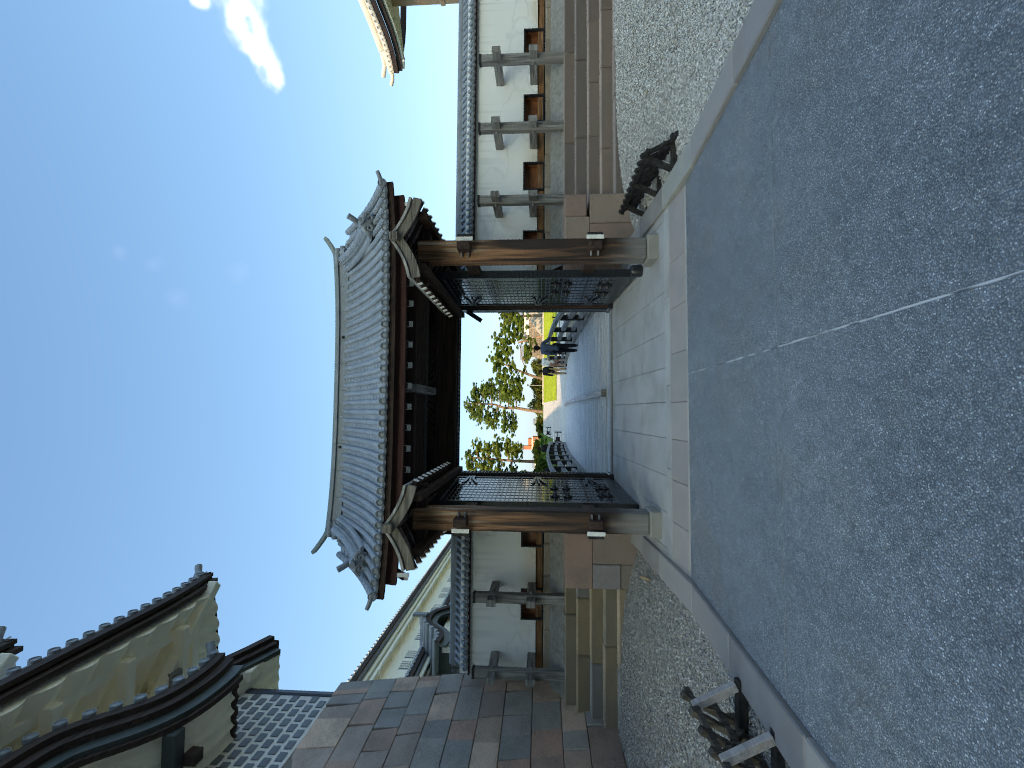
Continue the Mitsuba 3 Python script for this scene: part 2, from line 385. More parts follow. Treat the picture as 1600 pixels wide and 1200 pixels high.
for i, (x0, x1) in enumerate(zip(xe[:-1], xe[1:])):
    e = [7.12, (8.36, 7.94)[i % 2], (9.5, 8.9)[i % 2], 10.2, 10.76]
    for y0, y1 in zip(e[:-1], e[1:]):
        slab(x0, x1, y0, y1, (.345, .34, .34) if -2 < x0 < 2.9 else (.31, .295, .28))
E('threshold_stone', cb((-1.4, 10.78, -.12), (2.37, 11.02, .035), .012), 'slab', 'gate_paving', color=(.20, .20, .21))
E('threshold_stone', cb((-1.9, 11.03, -.12), (2.9, 11.42, .02), .012), 'slab', 'gate_paving', color=(.42, .42, .43))

def grav_z(X, Y):
    b = np.where(Y < 6.3, asph(Y), -.296 + .02 * (Y - 6.3)) - .03
    d = np.where(X < 0, -2.45 - X, X - 3.4)
    t = np.clip((Y - 4.5) / 4.7, 0, 1)
    return b + .40 * (1 - np.exp(-np.maximum(d, 0) / 1.05)) * t * t * (3 - 2 * t) + .035 * (meshkit.fbm(np.stack([X * .8, Y * .8, 0 * X], -1), 3) - .5)
def gravel(n_area, xr, yr, tone, seed, bed, label):
    g = rng(seed)
    E(bed, up(sheet(np.linspace(*xr, 50), np.linspace(*yr, 70), lambda X, Y: grav_z(X, Y) - .012)), 'dirt', kind='structure')
    var = []
    ico = trimesh.creation.icosphere(subdivisions=0)
    for k in range(8):
        v = ico.vertices * g.uniform(.72, 1.2, (12, 1)) * g.uniform(.65, 1.25, 3) * A3(1, 1, .68)
        var.append(v)
    P = []
    for lo, hi, s in ((2.2, 4.2, .0165), (4.2, 6.2, .020), (6.2, 9.7, .026)):
        lo2, hi2 = max(lo, yr[0]), min(hi, yr[1])
        n = int((xr[1] - xr[0]) * (hi2 - lo2) / (s * s) * .92)
        x, y = g.uniform(*xr, n), g.uniform(lo2, hi2, n)
        keep = np.abs(x) < 1.1 * y + .8
        x, y = x[keep], y[keep]
        P.append(np.stack([x, y, np.full(len(x), s)], 1))
    P = np.vstack(P)
    n = len(P)
    z = grav_z(P[:, 0], P[:, 1]) + g.uniform(-.006, .006, n)
    a = g.uniform(0, 2 * PI, n); tilt = g.normal(0, .35, (n, 2))
    k = g.integers(0, 8, n)
    vv = np.stack(var)[k] * (P[:, 2] * g.uniform(.42, .8, n))[:, None, None]
    ca, sa = np.cos(a)[:, None], np.sin(a)[:, None]
    x = vv[..., 0] * ca - vv[..., 1] * sa; y = vv[..., 0] * sa + vv[..., 1] * ca
    zz = vv[..., 2] + x * tilt[:, :1] + y * tilt[:, 1:]
    v = np.stack([x + P[:, :1], y + P[:, 1:2], zz + z[:, None]], -1).reshape(-1, 3)
    f = (ico.faces[None] + (np.arange(n) * 12)[:, None, None]).reshape(-1, 3)
    pal = np.array(tone)
    c = pal[g.choice(len(pal), n, p=[.30, .26, .18, .14, .12])] * g.uniform(.75, 1.25, (n, 1))
    key = E(bed.replace('_bed', ''), trimesh.Trimesh(v, f, process=False), 'pebbles', color=np.repeat(np.clip(c, 0, .9), 12, 0), kind='stuff')
    labels[key]['label'] = label
gravel(0, (-6.1, -2.452), (2.2, 9.42), [(.25, .24, .23), (.33, .32, .31), (.18, .18, .18), (.44, .43, .41), (.32, .27, .23)], 11, 'gravel_bed', 'dark mixed gravel under the tall masonry wall and the pale-topped barricade')
gravel(0, (3.402, 9.3), (2.2, 9.45), [(.42, .415, .405), (.50, .495, .485), (.33, .33, .33), (.60, .59, .575), (.43, .39, .35)], 12, 'gravel_bed', 'pale grey gravel below the long wall with three struts, around the black barricade')
E('bamboo_offcut', loft([[A3(-2.78, 8.15, -.20) + A3(.02, .02, .05) * k + .035 * (math.cos(w) * A3(.7, -.7, 0) + math.sin(w) * A3(0, 0, 1)) for w in np.linspace(0, 2 * PI, 9)[:-1]] for k in (0, 1.2, 2.4)]), 'painted', color=(.33, .24, .15), smooth=True)
tagged('bamboo_offcut', 'short brown bamboo pipe end sticking out of the dark gravel near the gate post', 'pipe')
E('fallen_leaf', put(extr(Polygon([(0, 0), (.05, .03), (.10, .028), (.15, 0), (.10, -.03), (.05, -.035)]), (0, 0, 0), (1, 0, 0), (0, 1, 0), .01), (5.1, 7.4, grav_z(np.array(5.1), np.array(7.4)) + .03), (.6, .8, 0), (-.8, .6, .15), (0, -.1, 1)), 'painted', color=(.45, .40, .28))
tagged('fallen_leaf', 'pale dry leaf lying alone on the light gravel', 'leaf')

# ------------------------------------------------------------------ the roofed gate
GATE = thing('roofed_gate', 'dark timber gate with grey tile roof and two open black lattice doors', 'gate')
GX = .475
def glift(a, t):
    return .11 * np.abs(a / 3.8) ** 3.5 * (.35 + .65 * t)
tt = np.linspace(0, 1, 15)
gcurve = np.stack([.26 + 2.36 * tt, 6.14 - 1.71 * (1.24 * tt - .24 * tt ** 2)], 1)
front = Slope((GX, 11, 0), (1, 0, 0), (0, -1, 0), gcurve, glift)
back = Slope((GX, 11, 0), (-1, 0, 0), (0, 1, 0), gcurve, glift)
front.build(GATE, -3.5, 36, .2, .052, tile=.24, dr=.063)
back.build(GATE, -3.5, 36, .2, .052, tile=.24, joined=True)
for s in (-1, 1):
    a = 3.5 * s
    # the verge: wider rolls turned outward with a raised corner
    E('verge_tile', cat([front.pan(s * 3.62, .12), front.cover(s * 3.74, .075)]), 'tile', GATE, smooth=40)
    pts = [front.at(s * (3.70 + .20 * k), front.len - .02 - .01 * k, .04 + .03 * k * k) for k in np.linspace(0, 1.3, 6)]
    E('corner_tile', cat([tube(pts, np.linspace(.045, .038, 6), 10), front.disc(s * 3.74, .075)]), 'tile', GATE, smooth=40)
# roof boarding and rafters
for sl, nm in ((front, 'roof_boarding'), (back, 'roof_boarding')):
    E(nm, sl.sheet(-3.42, 3.42, -.10), 'wood_brown_y', GATE)
for i in range(-9, 10):
    a = i * .392
    p, q = front.at(a, .1, -.21), A3(GX + a, 8.78, 4.10)
    E('rafter', bar(p, q, .10, .11), 'wood_brown_y', GATE)
    E('rafter_end', bar(q + A3(0, .012, 0), q + A3(0, -.012, 0), .112, .118, b=.003), 'white_paint', GATE, label='white painted rafter end' if i == -9 else None)
    E('rafter', bar(back.at(a, .1, -.21), A3(GX + a, 13.22, 4.10), .10, .11), 'wood_brown_y', GATE)
xs = np.linspace(-3.8, 3.8, 25)
def alongx(x0, x1, y, z, w, z0, z1, k=1.):
    x = np.linspace(x0, x1, 25)
    pts = np.stack([x, 0 * x + y, z + glift(x - GX, 1) * k], 1)
    return sweep(pts, rect(w, z0, z1), (0, 1, 0))
E('eave_board', alongx(-3.34, 4.27, 8.47, 4.275, .07, 0, .125), 'wood_brown_x', GATE)
E('eave_board', alongx(-3.13, 4.07, 8.60, 4.115, .08, 0, .185), 'wood_eave', GATE)
E('eave_board', alongx(-3.34, 4.27, 13.53, 4.275, .07, 0, .125), 'wood_brown_x', GATE)
E('eave_board', alongx(-3.13, 4.07, 13.40, 4.115, .08, 0, .185), 'wood_brown_x', GATE)
scene['wood_eave'] = wood('x', (.028, .011, .009), (.082, .030, .025), (.055, .020, .016))
E('purlin', cb((-2.9, 9.12, 4.07), (3.85, 9.28, 4.22), .01), 'wood_brown_x', GATE)
E('purlin', cb((-2.9, 12.72, 4.07), (3.85, 12.88, 4.22), .01), 'wood_brown_x', GATE)
E('purlin', cb((-2.9, 10.9, 5.55), (3.85, 11.1, 5.78), .01), 'wood_brown_x', GATE)
for i in range(9):
    E('ceiling_board', cb((-2.6, 9.34 + .15 * i, 4.235 + .004 * (i % 2)), (3.5, 9.48 + .15 * i, 4.27), .004), 'wood_brown_x', GATE)
E('bracket_arm', bar((.445, 8.98, 4.12), (.445, 10.75, 4.12), .16, .25), 'wood_grey_y', GATE, label='pale grey bracket under the middle of the eave')
# gables
for s, x in ((-1, -2.95), (1, 3.90)):
    n = 14
    l = np.linspace(.0, front.len * .96, n)
    for sl, e in ((front, -1), (back, 1)):
        c = sl.at(np.full(n, (x - GX) * (1 if sl is front else -1)), l, -.13)
        c = c[c[:, 1] * e <= (11 + e * 2.42) * e]
        E('barge_board', sweep(c, rect(.07, -.30, .02), (1, 0, 0)), 'wood_brown_y', GATE)
        t = c[-1]
    E('barge_board_end', cb((x - .037, 8.575, 3.97), (x + .037, 8.60, 4.30), .003), 'white_paint', GATE, label='white painted cut end of the barge board')
    E('gable_wall', extr(Polygon([(-2.0, 4.2), (2.0, 4.2), (.12, 5.75), (-.12, 5.75)]), (x - s * .55, 11, 0), (0, 1, 0), (0, 0, 1), .05), 'wood_brown_y', GATE)
# ridge
xr = np.linspace(-2.62, 3.57, 31)
rl = .10 * np.abs((xr - GX) / 3.1) ** 3
rp = lambda z: np.stack([xr, 0 * xr + 11, z + rl], 1)
for k, (w, z0, z1) in enumerate(((.50, 6.10, 6.15), (.46, 6.155, 6.20), (.36, 6.205, 6.345), (.44, 6.35, 6.385), (.34, 6.39, 6.425))):
    for i in range(0, 30, 3):
        q = rp(z0)[i:i + 4].copy()
        q[0, 0] += .004; q[-1, 0] -= .004
        E('ridge_course_tile', sweep(q, rect(w, 0, z1 - z0), (0, 1, 0)), 'tile', GATE)
w = np.linspace(0, PI, 9)
capp = [(.10 * math.cos(q), .10 * math.sin(q)) for q in w]
xc = np.linspace(-3.34, 4.20, 61)
ends = np.maximum(np.abs(xc - GX) - 3.30, 0)
E('ridge_cap', sweep(np.stack([xc, 0 * xc + 11, 6.43 + .10 * np.abs((xc - GX) / 3.1) ** 3 + 0.62 * ends ** 1.25], 1), capp, (0, 1, 0)), 'tile_green', GATE, smooth=40)
scene['tile_green'] = two(principled(proc(lambda p, n, uv: mix((.16, .20, .18), (.26, .29, .27), fbm(p.x * 5, p.y * 5, p.z * 5))), .5, .45))
for x in (-.85, 1.72):
    E('ridge_bolt', put(revolve([(0, 0), (.035, 0), (.03, .05), (0, .06)], 10), (x, 10.82, 6.275), (1, 0, 0), (0, 0, 1), (0, -1, 0)), 'iron', GATE, smooth=30)
def volute(r0, turns, n=26, k=.32):
    a = np.linspace(0, turns * 2 * PI, n)
    r = r0 * np.exp(-k * a / 2)
    return np.stack([r * np.cos(a), r * np.sin(a)], 1)
def oni(o, ex, ez, ey, s, parent, mat='tile'):
    """Ridge-end tile: a shield with two curled wings and a horn roll; ex across, ez up, ey outward."""
    sh = Polygon([(-.5, 0), (.5, 0), (.55, .35), (.40, .72), (.15, .95), (-.15, .95), (-.40, .72), (-.55, .35)])
    parts = [put(extr(sh, (0, 0, 0), (1, 0, 0), (0, 1, 0), .22), (0, -.05, 0), (1, 0, 0), (0, 1, 0), (0, 0, 1))]
    for q in (-1, 1):
        v = volute(.36, 1.4)
        parts.append(tube(np.stack([q * (.42 + v[:, 0] * .9 - .1), .33 + v[:, 1], np.linspace(.22, .30, len(v))], 1), np.linspace(.15, .06, len(v)), 7))
    parts.append(tube([(0, .72, -.3), (0, .78, .2), (0, .86, .55)], .17, 12))
    parts.append(tube([(0, .40, .16), (0, .40, .34)], (.26, .15), 12))
    m = cat(parts)
    v = m.vertices * s
    return E('ridge_end_tile', trimesh.Trimesh(A3(*o) + v[:, :1] * A3(*ex) + v[:, 1:2] * A3(*ez) + v[:, 2:] * A3(*ey), m.faces, process=False), mat, parent, smooth=40)
for s, x in ((-1, -2.66), (1, 3.62)):
    oni((x, 11, 6.02), (0, -s, 0), (0, 0, 1), (s, 0, 0), .52, GATE)
    for j, (y, z) in enumerate(((10.80, 6.20), (10.82, 6.33), (10.84, 6.46), (11.2, 6.20), (11.18, 6.33), (11.16, 6.46))):
        E('ridge_side_roll', tube([(x - s * .12, y, z), (x + s * (.34 - .05 * (j % 3)), y, z + .01)], .066, 10), 'tile', GATE, smooth=40)
    E('ridge_end_block', cb((x - s * .1, 10.8, 6.0), (x + s * .2, 11.2, 6.42), .03), 'tile', GATE)
# descending ridges with curled end tiles
for s in (-1, 1):
    a0 = (-2.68 - GX) if s < 0 else (3.52 - GX)
    l = np.linspace(.05, 1.95, 18)
    base = lambda h: front.at(a0 + s * .22 * (l / 2) ** 2, l, h)
    for w_, h0, h1 in ((.30, .03, .10), (.24, .105, .16)):
        E('hip_ridge_course', sweep(base(0), rect(w_, h0, h1), (1, 0, 0)), 'tile', GATE)
    E('hip_ridge_cap', sweep(base(.0), [(.075 * math.cos(q), .165 + .085 * math.sin(q)) for q in w], (1, 0, 0)), 'tile', GATE, smooth=40)
    E('hip_ridge_cap', sweep(front.at(a0 - s * .22 + s * .22 * (l / 2) ** 2, l, 0), [(.06 * math.cos(q), .06 + .075 * math.sin(q)) for q in w], (1, 0, 0)), 'tile', GATE, smooth=40)
    e = front.at(a0 + s * .22, 1.97, .02)
    d = front.at(a0 + s * .22, 2.1, .02) - e; d /= np.linalg.norm(d)
    oni(e, (1, 0, 0), np.cross((1, 0, 0), d) * (1 if np.cross((1, 0, 0), d)[2] > 0 else -1), d, .33, GATE)
    E('horn_tile', tube([e + A3(0, .1, .27), e + A3(s * .02, -.08, .29), e + A3(s * .06, -.20, .35), e + A3(s * .10, -.27, .43)], (.06, .06, .058, .06), 10), 'tile', GATE, smooth=40)
# pillars, lintel
for x0, x1 in ((-1.98, -1.40), (2.37, 2.95)):
    E('main_pillar', cb((x0, 10.72, .02), (x1, 11.12, 4.05), .02), 'wood_brown_z', GATE)
    E('pillar_shoe', cb((x0 - .03, 10.68, -.06), (x1 + .03, 11.17, .10), .015), 'iron', GATE)
E('lintel', cb((-2.75, 10.66, 3.54), (3.65, 11.10, 4.03), .02), 'wood_brown_x', GATE)
E('transom', cb((-2.0, 10.72, 4.27), (2.95, 11.02, 4.62), .02), 'wood_brown_x', GATE)
# iron plating on the pillars' inner sides and under the lintel
for s, x in ((1, -1.40), (-1, 2.37)):
    E('plating', cb((x, 10.80, .1), (x + s * .012, 11.10, 3.53), .002), 'lacquer', GATE)
    for z in np.arange(.14, 3.5, .083):
        E('plating_strip', cb((x + s * .010, 10.79, z), (x + s * .016, 11.11, z + .022), .003), 'iron', GATE)
    for y in (10.80, 10.90, 11.0, 11.09):
        E('plating_strip', cb((x + s * .010, y, .1), (x + s * .019, y + .018, 3.53), .003), 'iron', GATE)
for x in np.arange(-1.36, 2.35, .098):
    E('plating_strip', cb((x, 10.79, 3.518), (x + .022, 11.11, 3.541), .003), 'iron', GATE)
for y in (10.82, 10.95, 11.08):
    E('plating_strip', cb((-1.39, y, 3.512), (2.36, y + .02, 3.541), .003), 'iron', GATE)
# doors, opened towards us
def door(hx, hy, fx, fy, s):
    h, f = A3(hx, hy, 0), A3(fx, fy, 0)
    L = np.linalg.norm(f - h)
    ex = (f - h) / L
    nrm = A3(-ex[1], ex[0], 0)
    if nrm[0] * s < 0: nrm = -nrm                  # towards the passage
    zb = lambda a: .03 - .155 * a / L
    D = f'{GATE}__door' + ('' if s > 0 else '_001')
    labels[D] = {'label': 'black lacquered lattice door showing four-petal bosses' if s > 0 else 'black lacquered lattice door beside the person on the bridge'}
    pl = lambda a0, a1, z0, z1, d0, d1, m, nm, b=.003: E(nm, _obox(h, ex, nrm, a0, a1, z0, z1, d0, d1, b), m, D)
    poly = Polygon([(0, zb(0)), (L, zb(L)), (L, 3.58), (0, 3.58)])
    m = extr(poly, (0, 0, 0), (1, 0, 0), (0, 1, 0), .12)
    v = m.vertices
    E('leaf', trimesh.Trimesh(h + v[:, :1] * ex + v[:, 1:2] * A3(0, 0, 1) - v[:, 2:] * nrm, m.faces, process=False), 'lacquer', D)
    pl(.0, L, 3.44, 3.585, -.13, .016, 'iron', 'rail'); pl(.0, .10, .06, 3.44, -.13, .016, 'iron', 'stile'); pl(L - .07, L + .004, -.10, 3.44, -.128, .016, 'iron', 'stile')
    pl(.10, L - .07, .04, .24, -.0, .012, 'iron', 'rail')
    for z in np.arange(.27, 3.43, .0828):
        pl(.10, L - .07, z, z + .021, -.001, .005, 'iron', 'lattice_strip')
    for a in np.linspace(.10, L - .07, 10)[1:-1]:
        pl(a - .014, a + .014, .24, 3.44, -.001, .0075, 'iron', 'lattice_strip')
    for z in np.arange(.1, 3.5, .083):              # plating wraps round the free edge
        pl(L + .004, L + .012, z, z + .02, -.122, .01, 'iron', 'edge_strip')
    for z in (.55, 1.66, 3.12):
        ms = []
        for q in (-1, 0, 1):
            c = [h + ex * (.06 + .62 * t) + nrm * .035 + A3(0, 0, z + q * (.05 + .10 * t ** 2) + .02 * math.sin(5 * t)) for t in np.linspace(0, 1, 9)]
            ms.append(sweep_tape(c, .05 * (1 if q else .7), nrm, .02))
        E('hinge_strap', cat(ms), 'iron', D)
    for zs, aa in (((1.10, 1.335), (1.02, 1.62)), ((.33, .46), (.95, 1.5))):
        for z in zs:
            for a in aa:
                c = h + ex * a + nrm * .018 + A3(0, 0, z)
                pet = [put(trimesh.creation.icosphere(subdivisions=1), c + (ex * math.cos(q) + A3(0, 0, 1) * math.sin(q)) * .05, ex * .042, A3(0, 0, .042), nrm * .02) for q in np.arange(4) * PI / 2]
                pet.append(put(trimesh.creation.icosphere(subdivisions=2), c, ex * .045, A3(0, 0, .045), nrm * .075))
                E('boss', cat(pet), 'iron', D, smooth=True)
    return D
def _obox(o, ex, n, a0, a1, z0, z1, d0, d1, b):
    m = cb((a0, z0, d0), (a1, z1, d1), b)
    v = m.vertices
    return trimesh.Trimesh(o + v[:, :1] * ex + v[:, 1:2] * A3(0, 0, 1) + v[:, 2:] * n, m.faces, process=False)
def sweep_tape(c, w, n, th):
    c = np.asarray(c); t = np.gradient(c, axis=0); t /= np.linalg.norm(t, axis=1, keepdims=True)
    s = np.cross(t, n)
    return loft(np.stack([c + s * w / 2, c + s * w / 2 - n * th, c - s * w / 2 - n * th, c - s * w / 2], 1))
door(-1.46, 10.66, -1.625, 8.60, 1)
door(2.43, 10.66, 2.475, 8.58, -1)
E('door_stop', revolve([(0, 0), (.10, 0), (.11, .05), (.10, .17), (.07, .21), (0, .22)], 18), 'iron', GATE, smooth=40, to=T().translate([2.50, 8.35, -.17]))
E('door_stop', revolve([(0, 0), (.10, 0), (.11, .05), (.10, .17), (.07, .21), (0, .22)], 18), 'iron', GATE, smooth=40, to=T().translate([-1.80, 8.45, -.17]))
E('latch_bar', bar((2.36, 11.0, 3.36), (2.14, 11.02, 3.02), .07, .10), 'iron', GATE)
# support posts with their own small roofs
for s, x in ((-1, -1.69), (1, 2.60)):
    E('support_post', cb((x - .165, 7.42, -.05), (x + .165, 7.76, 3.62), .022), 'wood_post', GATE)
    E('post_base', cb((x - .20, 7.37, -.24), (x + .20, 7.82, -.05), .02), 'slab', GATE, color=(.22, .205, .18))
    for z, k in ((.77, 0), (2.83, 1)):
        E('tie_beam', bar((x, 7.20 if k else 7.25, z), (x, 10.75, z), .12, .20), 'wood_brown_y', GATE)
        E('tie_cap', cb((x - s * -.165 - .0, 7.30, z - .12), (x + s * .215, 7.62, z + .12), .01), 'wood_black', GATE)
        E('tie_cap_edge', cb((x + s * .10, 7.285, z - .135), (x + s * .165, 7.299, z + .135), .003), 'white_paint', GATE, label='white painted edge of the tie beam cover')
        for dz in (-.055, .055):
            E('wedge', cb((x - s * .13, 7.37, z + dz - .014), (x + s * .06, 7.415, z + dz + .014), .004), 'wood_grey_x', GATE)
    cx = x - .02 * s
    E('head_beam', bar((cx - .52, 7.58, 3.50), (cx + .52, 7.58, 3.50), .16, .16, b=.012), 'wood_brown_x', GATE)
    y0, y1 = 6.82, 9.6
    pr = lambda u: 3.80 - .30 * u - .05 * (1 - (2 * u - 1) ** 2)      # concave little gable, u from ridge to eave
    us = np.linspace(0, 1, 9)
    for q in (-1, 1):
        c = np.stack([cx + q * .60 * us, 0 * us + y0, pr(us)], 1)
        top = loft(np.stack([np.stack([c[:, 0], 0 * us + y, c[:, 2] + h], 1) for y, h in ((y0 + .03, .03), (y1, .03), (y1, .09), (y0 + .03, .09))], 1))
        E('porch_roofing', top, 'wood_grey_y', GATE)
        E('porch_barge_board', sweep(c + A3(0, 0, -.03), rect(.05, -.075, .05), (0, 1, 0)), 'wood_barge', GATE)
        E('porch_barge_trim', sweep(c + A3(0, -.012, .05), rect(.085, -.008, .03), (0, 1, 0)), 'wood_barge_pale', GATE)
        E('porch_purlin', bar((cx + q * .40, y0 + .12, 3.42), (cx + q * .40, 10.6, 3.42), .10, .14), 'wood_brown_y', GATE)
        for i in range(10):
            y = 7.02 + i * .27
            p, e = A3(cx + q * .05, y, 3.74), A3(cx + q * .64, y, 3.455)
            E('porch_rafter', bar(p, e, .065, .075), 'wood_brown_x', GATE)
            E('porch_rafter_end', bar(e - A3(q * .006, 0, 0), e + A3(q * .012, 0, -.006), .07, .08, b=.003), 'white_paint', GATE)
    E('porch_ridge_beam', bar((cx, y0 - .12, 3.78), (cx, 9.6, 3.78), .13, .13, b=.012), 'wood_barge', GATE)
scene['wood_barge'] = wood('x', (.045, .038, .03), (.25, .22, .185), (.14, .12, .09))
scene['wood_barge_pale'] = wood('x', (.15, .14, .13), (.44, .42, .39), (.30, .285, .26))

# ------------------------------------------------------------------ court walls with struts, steps and abutments
W_Y = 11.2
def court_wall(key_label, x0, x1, wins, seed):
    g = rng(seed)
    K = thing('white_wall', key_label, 'wall')
    poly = sbox(x0, 1.72, x1, 3.46)
    base = Polygon()
    for c in wins:
        poly = poly.union(sbox(c - .44, 1.53, c + .44, 2.12)).difference(sbox(c - .345, 1.50, c + .345, 2.055)) if False else poly.difference(sbox(c - .345, 1.50, c + .345, 2.055))
    E('plaster_face', extr(poly, (0, W_Y + .22, 0), (1, 0, 0), (0, 0, 1), .22), 'plaster', K)
    E('wall_core', cb((x0, W_Y + .26, 1.3), (x1, W_Y + .62, 3.46), .01), 'plaster', K)
    for c in wins:
        L = f'{K}__loophole'
        i = 0
        L = numbered(L); labels[L] = {'label': 'low square opening with dark frame and copper lining'}
        xa, xb, za, zb, y0, y1 = c - .345, c + .345, 1.555, 2.055, W_Y - .03, W_Y + .25
        for nm, lo, hi in (('frame', (xa, y0, zb - .03), (xb, y0 + .1, zb + .006)), ('frame', (xa, y0, za), (xb, y0 + .1, za + .03)), ('frame', (xa - .004, y0 + .002, za), (xa + .03, y0 + .1, zb)), ('frame', (xb - .03, y0 + .002, za), (xb + .004, y0 + .1, zb))):
            E(nm, cb(lo, hi, .004), 'iron', L)
        E('lining', cat([cb((xa + .004, y0 + .1, zb - .014), (xb - .004, y1, zb - .002), .002), cb((xa + .002, y0 + .1, za), (xa + .014, y1, zb), .002), cb((xb - .014, y0 + .1, za), (xb - .002, y1, zb), .002), cb((xa, y1 - .01, za), (xb, y1 + .005, zb), .002)]), 'copper', L)
        E('lining', cb((xa, y0 + .1, za - .01), (xb, y1, za + .008), .002), 'iron', L)
        E('shutter', bar((c - .2, W_Y + .12, 1.59), (c + .25, W_Y + .2, 1.66), .12, .03), 'wood_grey_x', L)
    x = x0
    while x < x1 - .05:
        l = min(g.uniform(1.4, 2.1), x1 - x)
        E('sill_beam', cb((x + .002, W_Y + .05, 1.56), (x + l - .002, W_Y + .24, 1.715), .01), 'wood_sill', K)
        x += l
    x = x0
    while x < x1 - .05:
        l = min(g.uniform(.7, 1.3), x1 - x)
        E('foundation_stone', cb((x + .004, W_Y - .16 + g.uniform(-.01, .01), 1.05), (x + l - .004, W_Y + .3, 1.535 + g.uniform(-.01, .01)), .02), 'stone', K, color=np.array([.36, .30, .24]) * g.uniform(.8, 1.1))
        x += l
    # tiled coping on both sides
    t = np.linspace(0, 1, 5)
    cu = np.stack([.10 + .46 * t, 3.60 - .30 * t + .03 * t * (t - 1)], 1)
    mid = (x0 + x1) / 2
    n = int((x1 - x0 - .1) / .175)
    f = Slope((mid, W_Y + .42, 0), (1, 0, 0), (0, -1, 0), cu)
    f.build(K, -(n - 1) * .0875, n, .175, .047, tile=.24)
    bk = Slope((mid, W_Y + .42, 0), (-1, 0, 0), (0, 1, 0), cu)
    bk.build(K, -(n - 1) * .0875, n, .175, .047, tile=.24, joined=True)
    E('coping_board', cb((x0, W_Y - .10, 3.225), (x1, W_Y + .94, 3.265), .006), 'wood_brown_x', K)
    for w_, z0, z1 in ((.26, 3.60, 3.64), (.20, 3.645, 3.70)):
        xx = x0
        while xx < x1 - .02:
            l = min(.62, x1 - xx)
            E('coping_ridge_tile', cb((xx + .002, W_Y + .42 - w_ / 2, z0), (xx + l - .002, W_Y + .42 + w_ / 2, z1), .006), 'tile', K)
            xx += l
    E('coping_ridge_roll', tube([(x0, W_Y + .42, 3.705), (mid, W_Y + .42, 3.707), (x1, W_Y + .42, 3.705)], .075, 10), 'tile', K, smooth=40)
    return K
scene['wood_sill'] = wood('x', (.07, .035, .018), (.36, .19, .09), (.22, .12, .06))
court_wall('long white plastered court wall with low copper-lined openings, three grey struts in front', 2.96, 10.9, (4.02, 5.72, 7.43, 9.12), 21)
court_wall('short white plastered court wall between the gate and the tall masonry wall, two dark struts in front', -6.02, -1.99, (-4.42, -2.78), 22)

def buttress(x, lab, grp, mz):
    K = thing('wall_strut', lab, 'strut', grp)
    E('post', cb((x - .10, 10.33, 1.0), (x + .10, 10.49, 3.02), .012), mz, K)
    E('post_cap', cb((x - .107, 10.323, 3.0), (x + .107, 10.497, 3.06), .008), 'wood_black', K)
    my = 'wood_grey_y'
    for z0, z1 in ((2.545, 2.73), (1.715, 1.90)):
        E('tie_rail', cb((x - .065, 10.08, z0), (x + .065, W_Y + .02, z1), .01), my, K)
        E('tie_rail_end', cb((x - .068, 10.066, z0 - .004), (x + .068, 10.082, z1 + .004), .004), 'wood_grey_x', K)
        E('peg', cb((x - .16, 10.36, z0 + .07), (x + .16, 10.40, z0 + .11), .006), 'wood_grey_x', K)
SG = 'grey timber struts propping the white court walls'
buttress(4.765, 'weathered grey strut propping the long white wall, the one nearest the gate', SG, 'wood_grey_z')
buttress(6.46, 'weathered grey strut propping the long white wall, the middle one of three', SG, 'wood_grey_z')
buttress(8.085, 'weathered grey strut propping the long white wall, farthest from the gate', SG, 'wood_grey_z')
buttress(-3.99, 'dark grey strut propping the short white wall, between its two low openings', SG, 'wood_grey_z')
buttress(-5.56, 'brownish grey strut of the short white wall, right beside the tall masonry wall', SG, 'wood_grey_z')

def steps(lab, x0, x1, tones, seed, dz=0.):
    g = rng(seed)
    K = thing('stone_steps', lab, 'steps')
    zt = [.117, .36, .60, .853, 1.085]
    for i, z in enumerate(zt):
        y0 = 9.3 + .25 * i
        x = x0
        while x < x1 - .02:
            l = g.uniform(1.1, 2.2)
            if x1 - x - l < .5: l = x1 - x
            c = np.array(tones[g.integers(len(tones))]) * g.uniform(.85, 1.15)
            m = cb((x + .004, y0 + g.uniform(-.012, .012), z - .45), (x + l - .004, y0 + .45, z + dz + g.uniform(-.006, .006)), .028)
            vc = np.tile(c, (len(m.vertices), 1)); vc[m.vertices[:, 2] > m.vertices[:, 2].max() - .002] = np.minimum(c * 1.9 + .05, .6)  # light on the treads put into the colour: top faces painted paler
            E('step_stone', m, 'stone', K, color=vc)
            x += l
    return K
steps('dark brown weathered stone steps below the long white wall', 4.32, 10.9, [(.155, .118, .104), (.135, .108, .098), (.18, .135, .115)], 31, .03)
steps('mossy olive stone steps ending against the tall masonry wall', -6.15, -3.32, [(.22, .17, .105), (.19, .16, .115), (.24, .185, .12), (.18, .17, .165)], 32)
def ledge(x0, x1, nm):
    def fz(X, Y):
        t = np.clip((Y - 10.4) / .6, 0, 1)
        return 1.10 + .30 * t * t * (3 - 2 * t) + .05 * (meshkit.fbm(np.stack([X * 5, Y * 5, 0 * X], -1), 4) - .5)
    E('earth_ledge', up(sheet(np.linspace(x0, x1, 140), np.linspace(10.42, 11.3, 20), fz)), 'dirt', kind='structure')
ledge(3.3, 10.9, '')
ledge(-6.2, -2.3, '')

